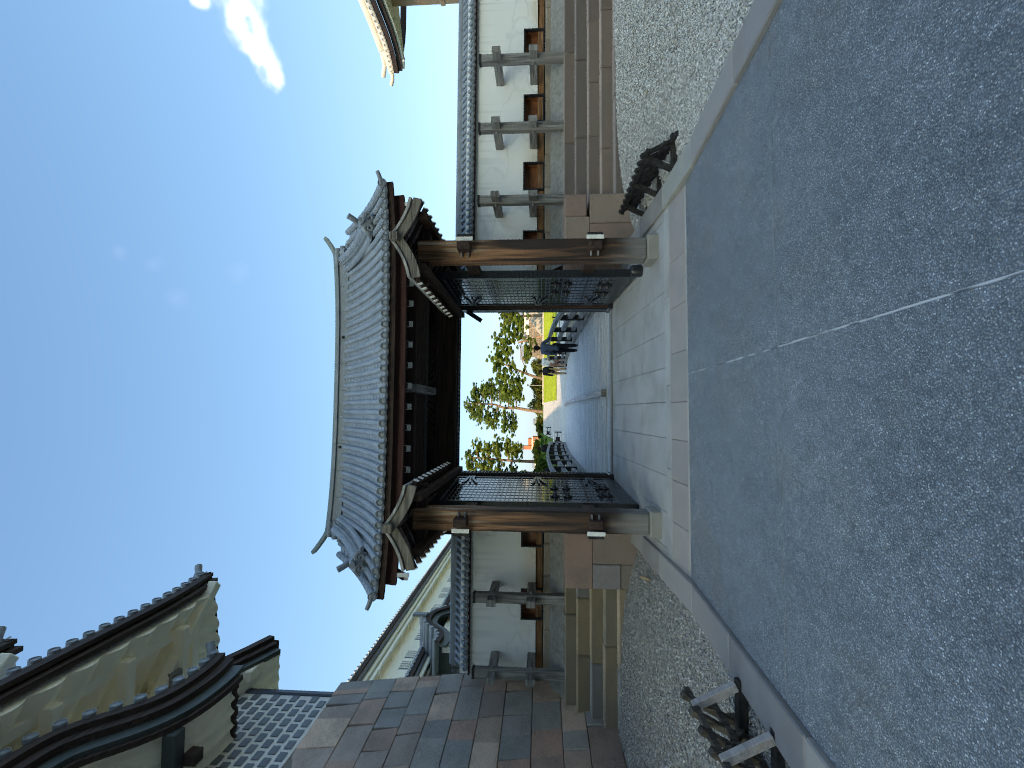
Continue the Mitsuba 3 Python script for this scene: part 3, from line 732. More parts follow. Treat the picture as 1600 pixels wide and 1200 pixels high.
def abutment(lab, blocks):
    K = thing('stone_abutment', lab, 'stone block')
    for lo, hi, c in blocks:
        E('block', cb(lo, hi, .014), 'stone', K, color=c)
RB, PG, TB = (.30, .20, .165), (.25, .225, .235), (.33, .25, .20)
abutment('reddish brown masonry end block between the gate and the mossy steps, with one purple-grey stone', [
    ((-3.32, 9.2, .62), (-2.30, 9.95, 1.13), RB), ((-2.86, 9.205, -.4), (-2.25, 9.95, .615), (.24, .185, .16)), ((-3.315, 9.19, .10), (-2.865, 9.95, .615), PG), ((-3.31, 9.21, -.4), (-2.865, 9.95, .095), (.22, .18, .16)),
    ((-3.31, 9.955, .3), (-2.30, 11.0, 1.125), TB), ((-2.295, 9.9, -.4), (-1.99, 11.0, 1.12), RB)])
abutment('reddish brown masonry end block between the gate and the dark brown steps', [
    ((3.30, 9.2, .66), (3.86, 9.95, 1.14), TB), ((3.865, 9.195, .72), (4.31, 9.95, 1.14), RB), ((3.25, 9.205, -.4), (3.72, 9.95, .655), RB), ((3.725, 9.19, -.4), (4.31, 9.95, .655), (.31, .23, .19)),
    ((3.30, 9.955, .3), (4.31, 11.0, 1.135), TB), ((2.96, 9.9, -.4), (3.295, 11.0, 1.12), RB)])

# ------------------------------------------------------------------ the tall masonry wall
MW = thing('masonry_wall', 'tall sloping wall of fitted reddish, tan and blue-grey stone blocks', 'wall')
g = rng(41)
def mw(y, z):
    return -5.93 - .108 * z + .055 * (y - 11)
pal = [(.54, .335, .25), (.60, .43, .32), (.43, .375, .33), (.37, .34, .31), (.49, .33, .255), (.68, .49, .37), (.46, .355, .30)]
zrow = [-.5]
while zrow[-1] < 6.1:
    zrow.append(zrow[-1] + g.uniform(.46, .62))
zrow[-1] = 6.45
for r, (z0, z1) in enumerate(zip(zrow[:-1], zrow[1:])):
    y = 4.6 + g.uniform(0, .5)
    while y < 11.62:
        l = g.uniform(.46, .98)
        y1 = y + l
        if y1 > 11.25: y1 = 11.66
        b = .006
        j = [g.uniform(-.05, .05) for _ in range(2)]
        c = np.array(pal[g.integers(len(pal))]) * g.uniform(.85, 1.12)
        q = [(y + b, z0 + b), (y1 - b, z0 + b), (y1 - b + (j[0] if y1 < 11.5 else 0), z1 - b), (y + b + j[1], z1 - b)]
        pr = g.uniform(-.012, .012)
        ring = lambda d, k: [A3(mw(*(p := (np.mean([t[0] for t in q]) + (a - np.mean([t[0] for t in q])) * k, np.mean([t[1] for t in q]) + (z - np.mean([t[1] for t in q])) * k))) + d, *p) for a, z in q]
        kk = 1 - .05
        E('stone', loft([ring(-.6, 1), ring(-.022, 1), ring(pr - .004, .985), ring(pr, kk)]), 'stone', MW, color=c)
        y = y1
# the wall's far end face, turning away behind the white wall
for r, (z0, z1) in enumerate(zip(zrow[:-1], zrow[1:])):
    x1 = lambda z: mw(11.66, z) - .012
    a, b_ = x1(z0), x1(z1)
    E('end_stone', extr(Polygon([(a - 2.2, z0 + .004), (a - .01, z0 + .004), (b_ - .01, z1 - .004), (b_ - 2.2, z1 - .004)]), (0, 11.655, 0), (1, 0, 0), (0, 0, 1), .5), 'stone', MW, color=np.array(pal[r % 7]))
E('top_fill', cb((-9.2, 4.6, 6.2), (-6.72, 11.6, 6.44), .01), 'stone', MW, color=(.2, .18, .16))

# ------------------------------------------------------------------ the watchtower on it
TW = thing('watchtower', 'white castle tower with curved dark gable and lattice-tiled wall, above the tall masonry wall', 'tower')
WX = -6.74
E('wall', cb((-12.5, 2.0, 6.45), (WX, 11.33, 13.2), .02), 'cream', TW)
# lattice (namako) wall: flat dark tiles with raised white joints
E('joint_bed', cb((WX - .02, 2.5, 6.46), (WX + .025, 11.30, 9.1), .005), 'white_paint', TW)
tp = mikit.ply(cb((-.5, -.5, -.5), (.5, .5, .5), .025), 'slate')
scene['slate'] = two(principled(proc(lambda p, n, uv: mix((.075, .088, .105), (.16, .175, .20), cell_rand(p.y * 3, p.z * 4.3) * .5 + .5 * fbm(p.x, p.y * 4, p.z * 4))), .5, .45))
k = 0
for r, z in enumerate(np.arange(6.52, 9.0, .235)):
    for y in np.arange(6.2 + (.165 if r % 2 else 0), 11.0, .33):
        E('wall_tile', tp, None, TW, to=T().translate([WX + .03, float(y) + .125, float(z) + .09]).scale([.03, .232, .152]))
E('corner_trim', cb((WX - .05, 11.24, 6.45), (WX + .075, 11.40, 9.15), .03), 'navy', TW, label='dark blue-black corner post of the lattice wall')
scene['navy'] = two(principled(C(.028, .034, .055), .35, .5))

def eave_block(parent, corner, yback, depth_in, zt, drop_pitch=.45, wave=.66, mats=('tile', 'wood_eave_dark', 'cream'), endx=3.2, lift=.25):
    """A deep eave along y whose far corner is at 'corner' (x, y): tile edge, stepped fascia, waved plaster soffit, with the end eave turning inward."""
    cx, cy = corner
    lf = lambda a, t: lift * np.clip(1 - (cy - (cy - a)) / 3.5, 0, 1) ** 2 * 0
    t = np.linspace(0, 1, 8)
    d = np.stack([-depth_in + depth_in * t, zt + depth_in * drop_pitch * (1 - t) - .1 * t * (1 - t)], 1)
    ln = cy - yback
    cl = lambda y: lift * np.clip((y - (cy - 2.6)) / 2.6, 0, 1) ** 2.2
    s = Slope((cx, 0, 0), (0, 1, 0), (1, 0, 0), d, lambda a, t_: cl(a) * t_)
    n = int((ln - .15) / .333)
    a0 = cy - .2 - (n - 1) * .333
    # columns meeting the hip get shorter
    for i in range(n):
        a = a0 + i * .333
        room = min(depth_in, (cy - a) + .15)
        l0 = max(0, s.len * (1 - room / depth_in))
        E('cover_tile_row', s.cover(a, .085, l0, .30), mats[0], parent, smooth=40)
        E('pan_tile_row', s.pan(a + .1665, .14, min(l0 + .1, s.len - .2), .30), mats[0], parent, smooth=40)
        E('eave_tile', s.disc(a, .085), mats[0], parent, smooth=30)
    yy = np.linspace(yback, cy, 30)
    strip = lambda dx, z0, z1, w_: sweep(np.stack([0 * yy + cx + dx, yy + np.minimum(0, 0), zt + cl(yy)], 1), rect(w_, z0, z1), (1, 0, 0))
    E('fascia', strip(-.05, -.24, -.045, .09), mats[1], parent)
    E('fascia', strip(-.20, -.36, -.20, .10), mats[1], parent)
    E('boarding', s.sheet(yback, cy - .02, -.04), mats[1], parent)
    # waved plaster soffit: the covered rafters
    n2 = int(ln / wave) * 18
    y = np.linspace(yback, cy - .35, n2)
    x = np.linspace(cx - .36, cx - depth_in, 6)
    wv = .17 * (np.abs(np.cos(PI * (y - cy) / wave)) ** .7) - .08
    S = np.stack([0 * y[:, None] + x[None], y[:, None] + 0 * x[None], zt - .40 + (cx - .36 - x[None]) * drop_pitch * 1.08 - wv[:, None] + cl(y)[:, None] * np.linspace(1, 0, 6)[None]], -1)
    E('soffit', loft(S, False), mats[2], parent, smooth=22)
    edge = np.stack([np.stack([0 * y + cx - .358, y, zt - .40 - wv + cl(y)], 1), np.stack([0 * y + cx - .352, y, zt - .06 + cl(y)], 1)], 1)
    E('soffit_lip', loft(edge, False), mats[2], parent)
    # the end eave
    xx = np.linspace(cx - endx, cx - .02, 24)
    ce = lambda x_: lift * np.clip((x_ - (cx - 2.4)) / 2.4, 0, 1) ** 2.2
    P = lambda dy, z0, z1, w_: sweep(np.stack([xx, 0 * xx + cy + dy, zt + ce(xx)], 1), rect(w_, z0, z1), (0, 1, 0))
    E('end_fascia', P(-.06, -.21, -.045, .10), mats[1], parent)
    se = Slope((0, cy, 0), (-1, 0, 0), (0, 1, 0), np.stack([-depth_in + depth_in * t, zt + depth_in * drop_pitch * (1 - t) - .1 * t * (1 - t)], 1), lambda a, t_: ce(-a) * t_)
    for i in range(int(endx / .333)):
        a = -cx + .2 + i * .333
        room = min(depth_in, (a + cx) + .1)
        l0 = max(0, se.len * (1 - room / depth_in))
        E('end_cover_tile_row', se.cover(a, .085, l0, .3), mats[0], parent, smooth=40)
        E('end_pan_tile_row', se.pan(a + .1665, .14, min(l0 + .1, se.len - .2), .3), mats[0], parent, smooth=40)
        E('end_eave_tile', se.disc(a, .085), mats[0], parent, smooth=30)
    n3 = int(endx / .42) * 16
    x = np.linspace(cx - endx, cx - .3, n3)
    wv = .13 * (np.abs(np.cos(PI * (x - cx) / .42)) ** .7) - .05
    y = np.linspace(cy - .12, cy - 1.6, 5)
    S = np.stack([x[:, None] + 0 * y[None], 0 * x[:, None] + y[None], zt - .26 + (cy - .12 - y[None]) * drop_pitch * 1.08 - wv[:, None] + ce(x)[:, None] * np.linspace(1, 0, 5)[None]], -1)
    E('end_soffit', loft(S, False), mats[2], parent, smooth=22)
    # hip ridge with its raised tip
    l = np.linspace(0, 1, 10)
    hp = np.stack([cx - depth_in * (1 - l), cy - depth_in * (1 - l), zt + depth_in * drop_pitch * (1 - l) + .05 + lift * l ** 2.2], 1)
    E('hip_ridge', tube(hp, .11, 10), mats[0], parent, smooth=40)
    tip = hp[-1]
    E('corner_horn', tube([tip + A3(-.2, -.2, .06), tip + A3(.0, .0, .10), tip + A3(.13, .13, .20)], (.085, .085, .09), 10), mats[0], parent, smooth=40)
    E('corner_horn', tube([tip + A3(-.85, -.85, .42), tip + A3(-.6, -.6, .44), tip + A3(-.42, -.42, .60)], (.10, .09, .10), 10), mats[0], parent, smooth=40)
    oni(tip + A3(-.86, -.86, .22), (.707, -.707, 0), (0, 0, 1), (.707, .707, 0), .34, parent, mats[0])
    # hip rafter, purlin and arms
    E('hip_rafter', bar((cx - .15, cy - .30, zt - .42 + lift * .6), (cx - 2.5, cy - 2.65, zt - .3), .24, .24, b=.02), mats[2], parent)
scene['wood_eave_dark'] = wood('y', (.026, .018, .015), (.075, .052, .045), (.05, .034, .03))
eave_block(TW, (-4.4, 12.55), 3.0, 2.6, 10.40, lift=.30)
E('purlin', cb((-5.42, 3.0, 10.17), (-5.2, 11.75, 10.5), .02), 'cream', TW)
for y in (5.0, 6.5, 8.0, 9.5, 11.0):
    E('arm', cb((WX - .1, y - .11, 9.92), (-5.12, y + .11, 10.165), .02), 'cream', TW)
E('end_purlin', cb((-7.6, 11.55, 10.17), (-5.2, 11.77, 10.5), .02), 'cream', TW)
E('wall_band', cb((WX - .02, 2.6, 10.0), (WX + .05, 11.36, 10.2), .01), 'cream', TW)
# the tier above
E('upper_wall', cb((-12.0, 1.5, 12.2), (-6.9, 9.0, 16.0), .02), 'cream', TW)
eave_block(TW, (-4.62, 9.15), 3.0, 2.3, 12.15, lift=.2, endx=2.6)

# curved (karahafu) gable: a bell-shaped roof over a projecting bay
KY = 6.55
def kz(y):
    """Height of the bell curve at y, level at its wings."""
    u = np.abs(y - KY) / 3.5
    return 8.42 + 1.18 / (1 + np.exp((u - .43) * 13)) + .10 * np.clip((u - .8) / .2, 0, 1) ** 2
def kcurve(x, a, b, n=60, off=0.):
    y = np.linspace(a, b, n)
    return np.stack([0 * y + x, y, kz(y) + off], 1)
ya, yb = KY - 3.5, KY + 3.5
KX = -5.2
E('gable_fascia', sweep(kcurve(KX - .05, ya, yb), rect(.10, -.17, -.02), (1, 0, 0)), 'wood_eave_dark', TW)
E('gable_fascia', sweep(kcurve(KX - .16, ya, yb - .05), rect(.12, -.36, -.165), (1, 0, 0)), 'wood_eave_dark', TW)
E('gable_board', sweep(kcurve(KX - .27, ya, yb - .12), rect(.10, -.60, -.36), (1, 0, 0)), 'green_black', TW)
E('gable_board', sweep(kcurve(KX - .35, ya, yb - .3), rect(.10, -.68, -.56), (1, 0, 0)), 'wood_eave_dark', TW)
scene['green_black'] = two(principled(proc(lambda p, n, uv: mix((.030, .040, .040), (.075, .085, .08), fbm(p.x * 4, p.y * 4, p.z * 4))), .5, .4))
E('gable_roofing', loft(np.stack([kcurve(KX, ya, yb), kcurve(-6.8, ya, yb)], 1), False), 'tile', TW, smooth=True)
L = np.r_[0, np.cumsum(np.linalg.norm(np.diff(kcurve(KX, ya, yb, 300), axis=0), axis=1))]
yy = np.linspace(ya, yb, 300)
for q in np.arange(.12, L[-1], .345):
    y = float(np.interp(q, L, yy)); z = float(kz(np.array(y)))
    sl = float(kz(np.array(y + .01)) - kz(np.array(y - .01))) / .02
    nv = A3(0, -sl, 1) / math.hypot(1, sl); tv = A3(0, 1, sl) / math.hypot(1, sl)
    o = A3(KX, y, z) + nv * .07
    E('gable_cover_tile', tube([o + A3(-1.5, 0, .0), o + A3(-.7, 0, 0), o + A3(.02, 0, 0)], .075, 9), 'tile', TW, smooth=40)
    dm = revolve([(0, .012), (.055, .012), (.058, .02), (.066, .02), (.07, .006), (.08, .006), (.083, .022), (.096, .022), (.098, -.05), (0, -.05)], 14)
    E('gable_eave_tile', put(dm, o + A3(.03, 0, 0), tv, nv, (1, 0, 0)), 'tile', TW, smooth=30)
E('gable_horn', tube([A3(KX - .3, yb - .15, kz(np.array(yb)) + .08), A3(KX - .02, yb + .02, kz(np.array(yb)) + .12), A3(KX + .14, yb + .13, kz(np.array(yb)) + .24)], (.085, .085, .09), 10), 'tile', TW, smooth=40)
# its plaster soffit: ribs that follow the curve, ending in a scalloped dark edge
xw = np.linspace(KX - .42, WX + .02, 61)
wv = .10 * np.abs(np.sin(PI * (xw - KX + .42) / .27)) ** .7
ysf = np.linspace(ya, yb - .35, 40)
E('gable_soffit', loft(np.stack([0 * ysf[:, None] + xw[None], ysf[:, None] + 0 * xw[None], kz(ysf)[:, None] - .62 + wv[None] + 0 * xw[None]], -1), False), 'cream', TW, smooth=True)
for i in range(6):
    x = KX - .47 - .27 * i
    E('end_rafter_cap', cb((x - .11, yb - .36, float(kz(np.array(yb))) - .70), (x + .11, yb - .22, float(kz(np.array(yb))) - .50), .05), 'wood_eave_dark', TW)
E('end_board', cb((WX, yb - .30, float(kz(np.array(yb))) - .56), (KX - .3, yb - .08, float(kz(np.array(yb))) - .1), .02), 'wood_eave_dark', TW)
E('bay_arm', cb((WX, 8.12, 7.86), (-5.6, 8.36, 8.12), .02), 'green_black', TW, label='black square arm under the bell-shaped gable')
E('bay_arm', cb((WX, 4.7, 7.74), (-5.55, 5.04, 8.10), .02), 'green_black', TW)
E('bay_bracket', cb((-6.25, 8.3, 7.62), (-6.03, 8.52, 7.855), .02), 'wood_eave_dark', TW)
E('bay_beam', cb((-6.6, 4.0, 7.2), (-6.35, 8.5, 7.38), .02), 'wood_eave_dark', TW)
E('gable_shelf', cb((-7.0, 10.6, 9.92), (-6.0, 10.95, 10.06), .02), 'wood_grey_y', TW)
# lean-to roof over the far end
for q, (y0, z0, y1, z1) in enumerate(((11.0, 9.33, 12.5, 8.72),)):
    s = Slope((0, y0, 0), (-1, 0, 0), (0, 1, 0), [(0, z0), (.75, z0 - .34), (y1 - y0, z1)])
    for i in range(12):
        a = 6.08 + i * .3
        E('lean_to_cover_tile', s.cover(a, .08), 'tile', TW, smooth=40)
        E('lean_to_pan_tile', s.pan(a + .15, .13), 'tile', TW, smooth=40)
        E('lean_to_eave_tile', s.disc(a, .08), 'tile', TW, smooth=30)
    for dx, h0, h1 in ((0, -.18, .0), (-.10, -.36, -.16), (-.2, -.55, -.36)):
        c = s.at(np.full(8, 5.98 - dx), np.linspace(0, s.len - .05 + dx * .6, 8), 0)
        E('lean_to_barge_board', sweep(c, rect(.11, h0, h1), (1, 0, 0)), 'wood_eave_dark' if h0 > -.5 else 'green_black', TW)
    xw = np.linspace(-9.5, -6.2, 90)
    wv = .05 * np.abs(np.sin(PI * xw / .3)) ** .7
    E('lean_to_soffit', loft(np.stack([s.at(-xw, np.full(90, l_), wv - h_) for l_, h_ in ((.2, .62), (.9, .6), (s.len - .12, .5))], 0), False), 'cream', TW, smooth=True)
    E('lean_to_fascia', cb((-9.5, y1 - .1, z1 - .24), (-6.05, y1 - .02, z1 - .05), .02), 'wood_eave_dark', TW)
    E('lean_to_beam', cb((-6.45, 11.2, 8.45), (-6.2, 12.2, 8.72), .02), 'cream', TW, to=None)

# ------------------------------------------------------------------ the long castle building behind, and the corner turret
LB = thing('long_castle_building', 'long cream two-tiered castle storehouse running away behind the short white wall', 'building')
E('wall', cb((-24, 1, 2), (-14.9, 70, 11.6), .03), 'cream', LB)
def long_eave(x, z, y0, y1, depth, pitch, rise, nm, ribs=True):
    t = np.linspace(0, 1, 6)
    s = Slope((x, 0, 0), (0, 1, 0), (1, 0, 0), np.stack([-depth + depth * t, z + rise * (1 - t) - .15 * t * (1 - t)], 1))
    E(nm + '_boarding', s.sheet(y0, y1, -.02), 'tile_dark', LB)
    n = int((y1 - y0) / pitch)
    E(nm + '_tiles', cat([s.cover(y0 + i * pitch, .09, 0, .8, 5) for i in range(n)]), 'tile', LB, smooth=40, kind='stuff')
    E(nm + '_eave_tiles', cat([s.disc(y0 + i * pitch, .09, 8) for i in range(n)]), 'eave_light', LB, kind='stuff')
    E(nm + '_fascia', cb((x - .16, y0, z - .26), (x - .03, y1, z - .06), .01), 'wood_eave_dark', LB)
    E(nm + '_fascia_edge', cb((x - .32, y0, z - .42), (x - .17, y1, z - .27), .01), 'tile_dark', LB)
    E(nm + '_soffit_edge', cb((x - .5, y0, z - .62), (x - .33, y1, z - .43), .01), 'cream', LB)
    yy_ = np.arange(y0, y1, .06)
    wv_ = .09 * np.abs(np.cos(PI * yy_ / .62)) ** .8
    E(nm + '_soffit', loft(np.stack([np.stack([0 * yy_ + x - .5, yy_, z - .80 + wv_], 1), np.stack([0 * yy_ + x - depth, yy_, z - .55 + wv_], 1)], 1), False), 'cream', LB, smooth=True)
scene['eave_light'] = two(principled(C(.45, .47, .5), .5, .4))
long_eave(-14.0, 11.5, 1, 70, 3.0, .42, 1.1, 'upper')
E('upper_purlin', cb((-14.55, 14, 10.55), (-14.35, 70, 10.75), .02), 'cream', LB)
for i in range(26):
    E('upper_arm', cb((-14.95, 14 + i * 2.1, 10.45), (-14.3, 14.16 + i * 2.1, 10.62), .02), 'cream', LB)
E('ridge', cb((-17.4, 1, 12.45), (-16.9, 70, 12.95), .05), 'tile', LB)
long_eave(-13.4, 8.35, 12, 70, 1.7, .42, .85, 'lower')
E('lower_wall', cb((-24, 14, 1), (-14.6, 70, 8.5), .03), 'cream', LB)
for i in range(9):
    y = 24.3 + i * 3.55
    for k in range(2):
        Wn = numbered(f'{LB}__window'); labels[Wn] = {'label': 'small barred window in the cream upper wall'}
        y0 = y + k * 1.25
        E('recess', cb((-14.905, y0, 9.28), (-14.882, y0 + .85, 9.82), .003), 'slate', Wn)
        for b in range(3):
            E('bar', cb((-14.89, y0 + .13 + .24 * b, 9.28), (-14.86, y0 + .24 + .24 * b, 9.82), .01), 'cream', Wn)
# its projecting bay with a bell-shaped gable
def kz2(y):
    u = np.abs(y - 28.2) / 2.9
    return 7.0 + 1.25 / (1 + np.exp((u - .45) * 10)) + .12 * np.clip((u - .75) / .25, 0, 1) ** 2
y2 = np.linspace(25.3, 31.1, 40)
c2 = lambda x, o: np.stack([0 * y2 + x, y2, kz2(y2) + o], 1)
E('bay_roof', loft(np.stack([c2(-12.0, .02), c2(-14.6, .02)], 1), False), 'tile', LB, smooth=True)
E('bay_gable_board', sweep(c2(-12.06, 0), rect(.12, -.26, -.0), (1, 0, 0)), 'wood_eave_dark', LB)
E('bay_gable_board', sweep(c2(-12.22, 0), rect(.12, -.62, -.26), (1, 0, 0)), 'green_black', LB)
for y in np.arange(25.4, 31.1, .36):
    z = float(kz2(np.array(y)))
    E('bay_cover_tile', tube([(-14.5, y, z + .09), (-11.98, y, z + .09)], .10, 8), 'tile', LB, smooth=40)
E('bay_ridge', tube([(-14.6, 28.2, 8.46), (-12.6, 28.2, 8.46), (-11.9, 28.2, 8.54)], .2, 10), 'tile', LB, smooth=40)
E('bay_ridge_end', cb((-12.0, 28.0, 8.2), (-11.85, 28.4, 9.1), .05), 'tile_dark', LB)
E('bay_wall', cb((-14.6, 26.1, 1.5), (-12.75, 30.3, 7.1), .02), 'green_black', LB)
for i in range(9):
    E('bay_louvre', cb((-12.75, 26.5, 5.0 + i * .19), (-12.68, 29.9, 5.09 + i * .19), .01), 'tile_dark', LB)
E('bay_panel', cb((-12.76, 26.2, 6.55), (-12.66, 30.2, 7.3), .02), 'cream', LB)
E('bay_corner', cb((-12.95, 25.95, 1.5), (-12.62, 26.15, 6.9), .02), 'white_paint', LB)
for i in range(5):
    for k in range(6):
        E('bay_wall_tile', tp, None, LB, to=T().translate([-13.0 - .3 * i, 26.08, 6.3 - .3 * k]).scale([.2, .06, .2]))

TU = thing('corner_turret', 'sunlit tip of a castle turret roof with upturned corner, high above the long white wall', 'tower')
E('wall', cb((18.0, -2, 1.0), (30, 19.75, 8.6), .03), 'tan_wall', TU)
scene['tan_wall'] = two(principled(proc(lambda p, n, uv: mix((.42, .27, .17), (.55, .38, .25), fbm(p.x, p.y * 2, p.z * .6))), .8, .3))
E('wall_batten', cb((17.95, 19.5, 5.9), (18.02, 19.77, 6.1), .01), 'tan_wall', TU)
eave_block(TU, (16.55, 21.9), 12, 2.4, 8.62, endx=-1.0, lift=.0) if False else None
t = np.linspace(0, 1, 8)
tl = lambda y: .30 * np.clip((y - 19.0) / 2.9, 0, 1) ** 2
ts = Slope((16.55, 0, 0), (0, 1, 0), (-1, 0, 0), np.stack([-2.6 + 2.6 * t, 8.62 + 1.25 * (1 - t) - .12 * t * (1 - t)], 1), lambda a, q: tl(a) * q)
for i in range(26):
    a = 21.75 - i * .33
    l0 = max(0, ts.len * (1 - ((21.9 - a) + .25) / 2.6))
    E('cover_tile_row', ts.cover(a, .09, l0, .3), 'tile_painted_sun', TU, smooth=40)
    E('pan_tile_row', ts.pan(a - .165, .14, min(l0 + .1, ts.len - .2), .3), 'tile_painted_sun', TU, smooth=40)
    E('eave_tile', ts.disc(a, .09), 'tile_painted_sun', TU, smooth=30)
scene['tile_painted_sun'] = two(principled(proc(lambda p, n, uv: mix((.42, .42, .40), (.60, .60, .57), fbm(p.x * 3, p.y * 3, p.z * 3))), .5, .4))  # paler, warmer copy of the tile with sunlight put into its colour
yy = np.linspace(12, 21.9, 20)
tp2 = lambda dx, w_, z0, z1, m, nm: E(nm, sweep(np.stack([0 * yy + 16.55 + dx, yy, 8.62 + tl(yy)], 1), rect(w_, z0, z1), (1, 0, 0)), m, TU)
tp2(.05, .08, -.25, -.04, 'wood_eave_dark', 'fascia'); tp2(.2, .1, -.45, -.24, 'wood_eave_dark', 'fascia'); tp2(.42, .3, -.56, -.44, 'cream', 'soffit_edge')
yv = np.linspace(12, 21.4, 160)
E('soffit', loft(np.stack([np.stack([0 * yv + x, yv, 8.02 + .07 * np.abs(np.cos(yv * PI / .7)) + (x - 17) * .2 + tl(yv) * k_], 1) for x, k_ in ((17.0, 1), (19.6, 0))], 1), False), 'cream', TU, smooth=True)
xe_ = np.linspace(16.6, 22, 20)
E('end_fascia', sweep(np.stack([xe_, 0 * xe_ + 21.85, 8.62 + .3 * np.clip((18.8 - xe_) / 2.2, 0, 1) ** 2], 1), rect(.1, -.3, -.03), (0, 1, 0)), 'wood_eave_dark', TU)
E('hip_rafter', bar((16.85, 21.5, 8.35), (18.6, 19.2, 8.9), .26, .26), 'white_paint', TU)
hp = np.stack([16.55 + 2.6 * (1 - np.linspace(0, 1, 9)), 21.9 - 2.6 * (1 - np.linspace(0, 1, 9)), 8.66 + 1.25 * (1 - np.linspace(0, 1, 9)) + .3 * np.linspace(0, 1, 9) ** 2], 1)
E('hip_ridge', tube(hp[:-2] + A3(0, 0, .12), .17, 10), 'tile_painted_sun', TU, smooth=40)
E('hip_ridge', tube(hp + A3(0, 0, .04), .12, 10), 'tile_painted_sun', TU, smooth=40)
E('corner_horn', tube([hp[-1], hp[-1] + A3(-.2, .2, .05), hp[-1] + A3(-.36, .36, .16)], .09, 10), 'tile_painted_sun', TU, smooth=40)
E('corner_horn', tube([hp[-3] + A3(0, 0, .15), hp[-3] + A3(-.4, .4, .12), hp[-3] + A3(-.75, .75, .3)], .11, 10), 'tile_painted_sun', TU, smooth=40)
E('roof_face', loft([[A3(16.7, 12, 8.6), A3(16.7, 21.75, 8.8)], [A3(19.2, 12, 9.85), A3(19.2, 19.3, 9.85)]], False), 'tile_dark', TU)
E('upper_roof', loft([[A3(19.2, 12, 9.8), A3(19.2, 19.3, 9.8), A3(30, 19.3, 9.8), A3(30, 12, 9.8)], [A3(23.9, 14, 12.2), A3(23.9, 15, 12.2), A3(25, 15, 12.2), A3(25, 14, 12.2)]]), 'tile', TU)

# added high ground, unseen far behind the camera, shaped to shade the court
def added_hill_z(X, Y):
    r = np.clip((-120 - Y) / 180, 0, 1)
    return -1.3 + (137. + 1.0 * (meshkit.fbm(np.stack([X * .02, Y * .02, 0 * X], -1), 3, 5) - .5)) * r * r * (3 - 2 * r)
E('added_shade_hill', up(sheet(np.linspace(-480, 300, 120), np.linspace(-400, -119, 40), added_hill_z)), 'bank_turf', kind='structure')

# ------------------------------------------------------------------ barricades
def barricade(lab, xf, sg, ys_, frames, m_main, m_side, zf):
    """A-frame picket barrier along y; sg: towards the path (+1 or -1 in x)."""
    K = thing('picket_barricade', lab, 'barricade')
    xt, xl = xf - sg * .20, xf - sg * .43
    za = zf + .52
    for y in ys_:
        E('picket', bar((xt + sg * .03, y, za), (xl + sg * .0, y + .02, zf + .02), .07, .055, up=(sg, 0, .3)), m_main, K)
    y0, y1 = min(ys_) - .12, max(ys_) + .14
    for k, h in enumerate((.85, .40)):
        x = xl + (xt - xl) * h + sg * .035
        E('rail', bar((x, y0, zf + .52 * h), (x, y1, zf + .52 * h), .05, .055), m_main, K)
    E('rail', bar((xl, y0, zf + .035), (xl, y1, zf + .035), .07, .07), m_main, K)
    for k in range(len(frames) - 1):
        E('cross_member', bar((xl + sg * .06, frames[k] - .06, zf + .06), (xt - sg * .03, frames[k + 1] + .06, zf + .44), .05, .05), m_main, K)
    for y in frames:
        E('foot', cb((xf + sg * .045, y - .04, zf - .0), (xl - sg * .10, y + .04, zf + .085), .008), 'wood_black', K)
        E('brace', bar((xf - sg * .01, y - .01, zf + .085), (xt - sg * .0, y - .01, zf + .46), .07, .07, up=(0, 1, 0)), m_side, K)
    return K
barricade('weathered picket barricade with pale braces, standing on dark gravel near the tall masonry wall', -2.40, 1, np.arange(3.12, 4.75, .245), (4.47, 3.80, 3.14), 'wood_drift', 'wood_pale', -.215)
scene['wood_drift'] = wood('z', (.022, .018, .015), (.10, .085, .07), (.05, .042, .034))
barricade('black charred-looking picket barricade standing on pale gravel beside the gate post', 3.42, -1, np.arange(6.55, 8.6, .205), (6.62, 7.42, 8.22), 'wood_black', 'wood_black', -.30)

# ------------------------------------------------------------------ the bridge
BR = thing('wooden_bridge', 'arched timber footbridge with grey railings beyond the gate', 'bridge')
def dz(y):
    return .22 * np.sin(PI * np.clip((np.asarray(y, float) - 11.4) / 20.2, 0, 1))
y = 11.43
while y < 31.4:
    w_ = .242
    E('plank', bar((-2.2, y + w_ / 2, float(dz(y + w_ / 2)) - .03 + R.uniform(-.003, .003)), (3.2, y + w_ / 2, float(dz(y + w_ / 2)) - .03), w_ - .008, .06, b=.006), 'wood_deck', BR)
    y += w_
yb_ = np.linspace(11.9, 31.2, 24)
E('centre_beam', sweep(np.stack([0 * yb_ + .48, yb_, dz(yb_)], 1), rect(.14, -.0, .10), (1, 0, 0)), 'wood_pale', BR)
E('beam_end', cb((.39, 11.72, .0), (.57, 11.9, .125), .015), 'wood_grey_y', BR)
for x in (-1.9, 2.9):
    E('girder', sweep(np.stack([0 * yb_ + x, yb_, dz(yb_)], 1), rect(.3, -.6, -.065), (1, 0, 0)), 'wood_grey_y', BR)
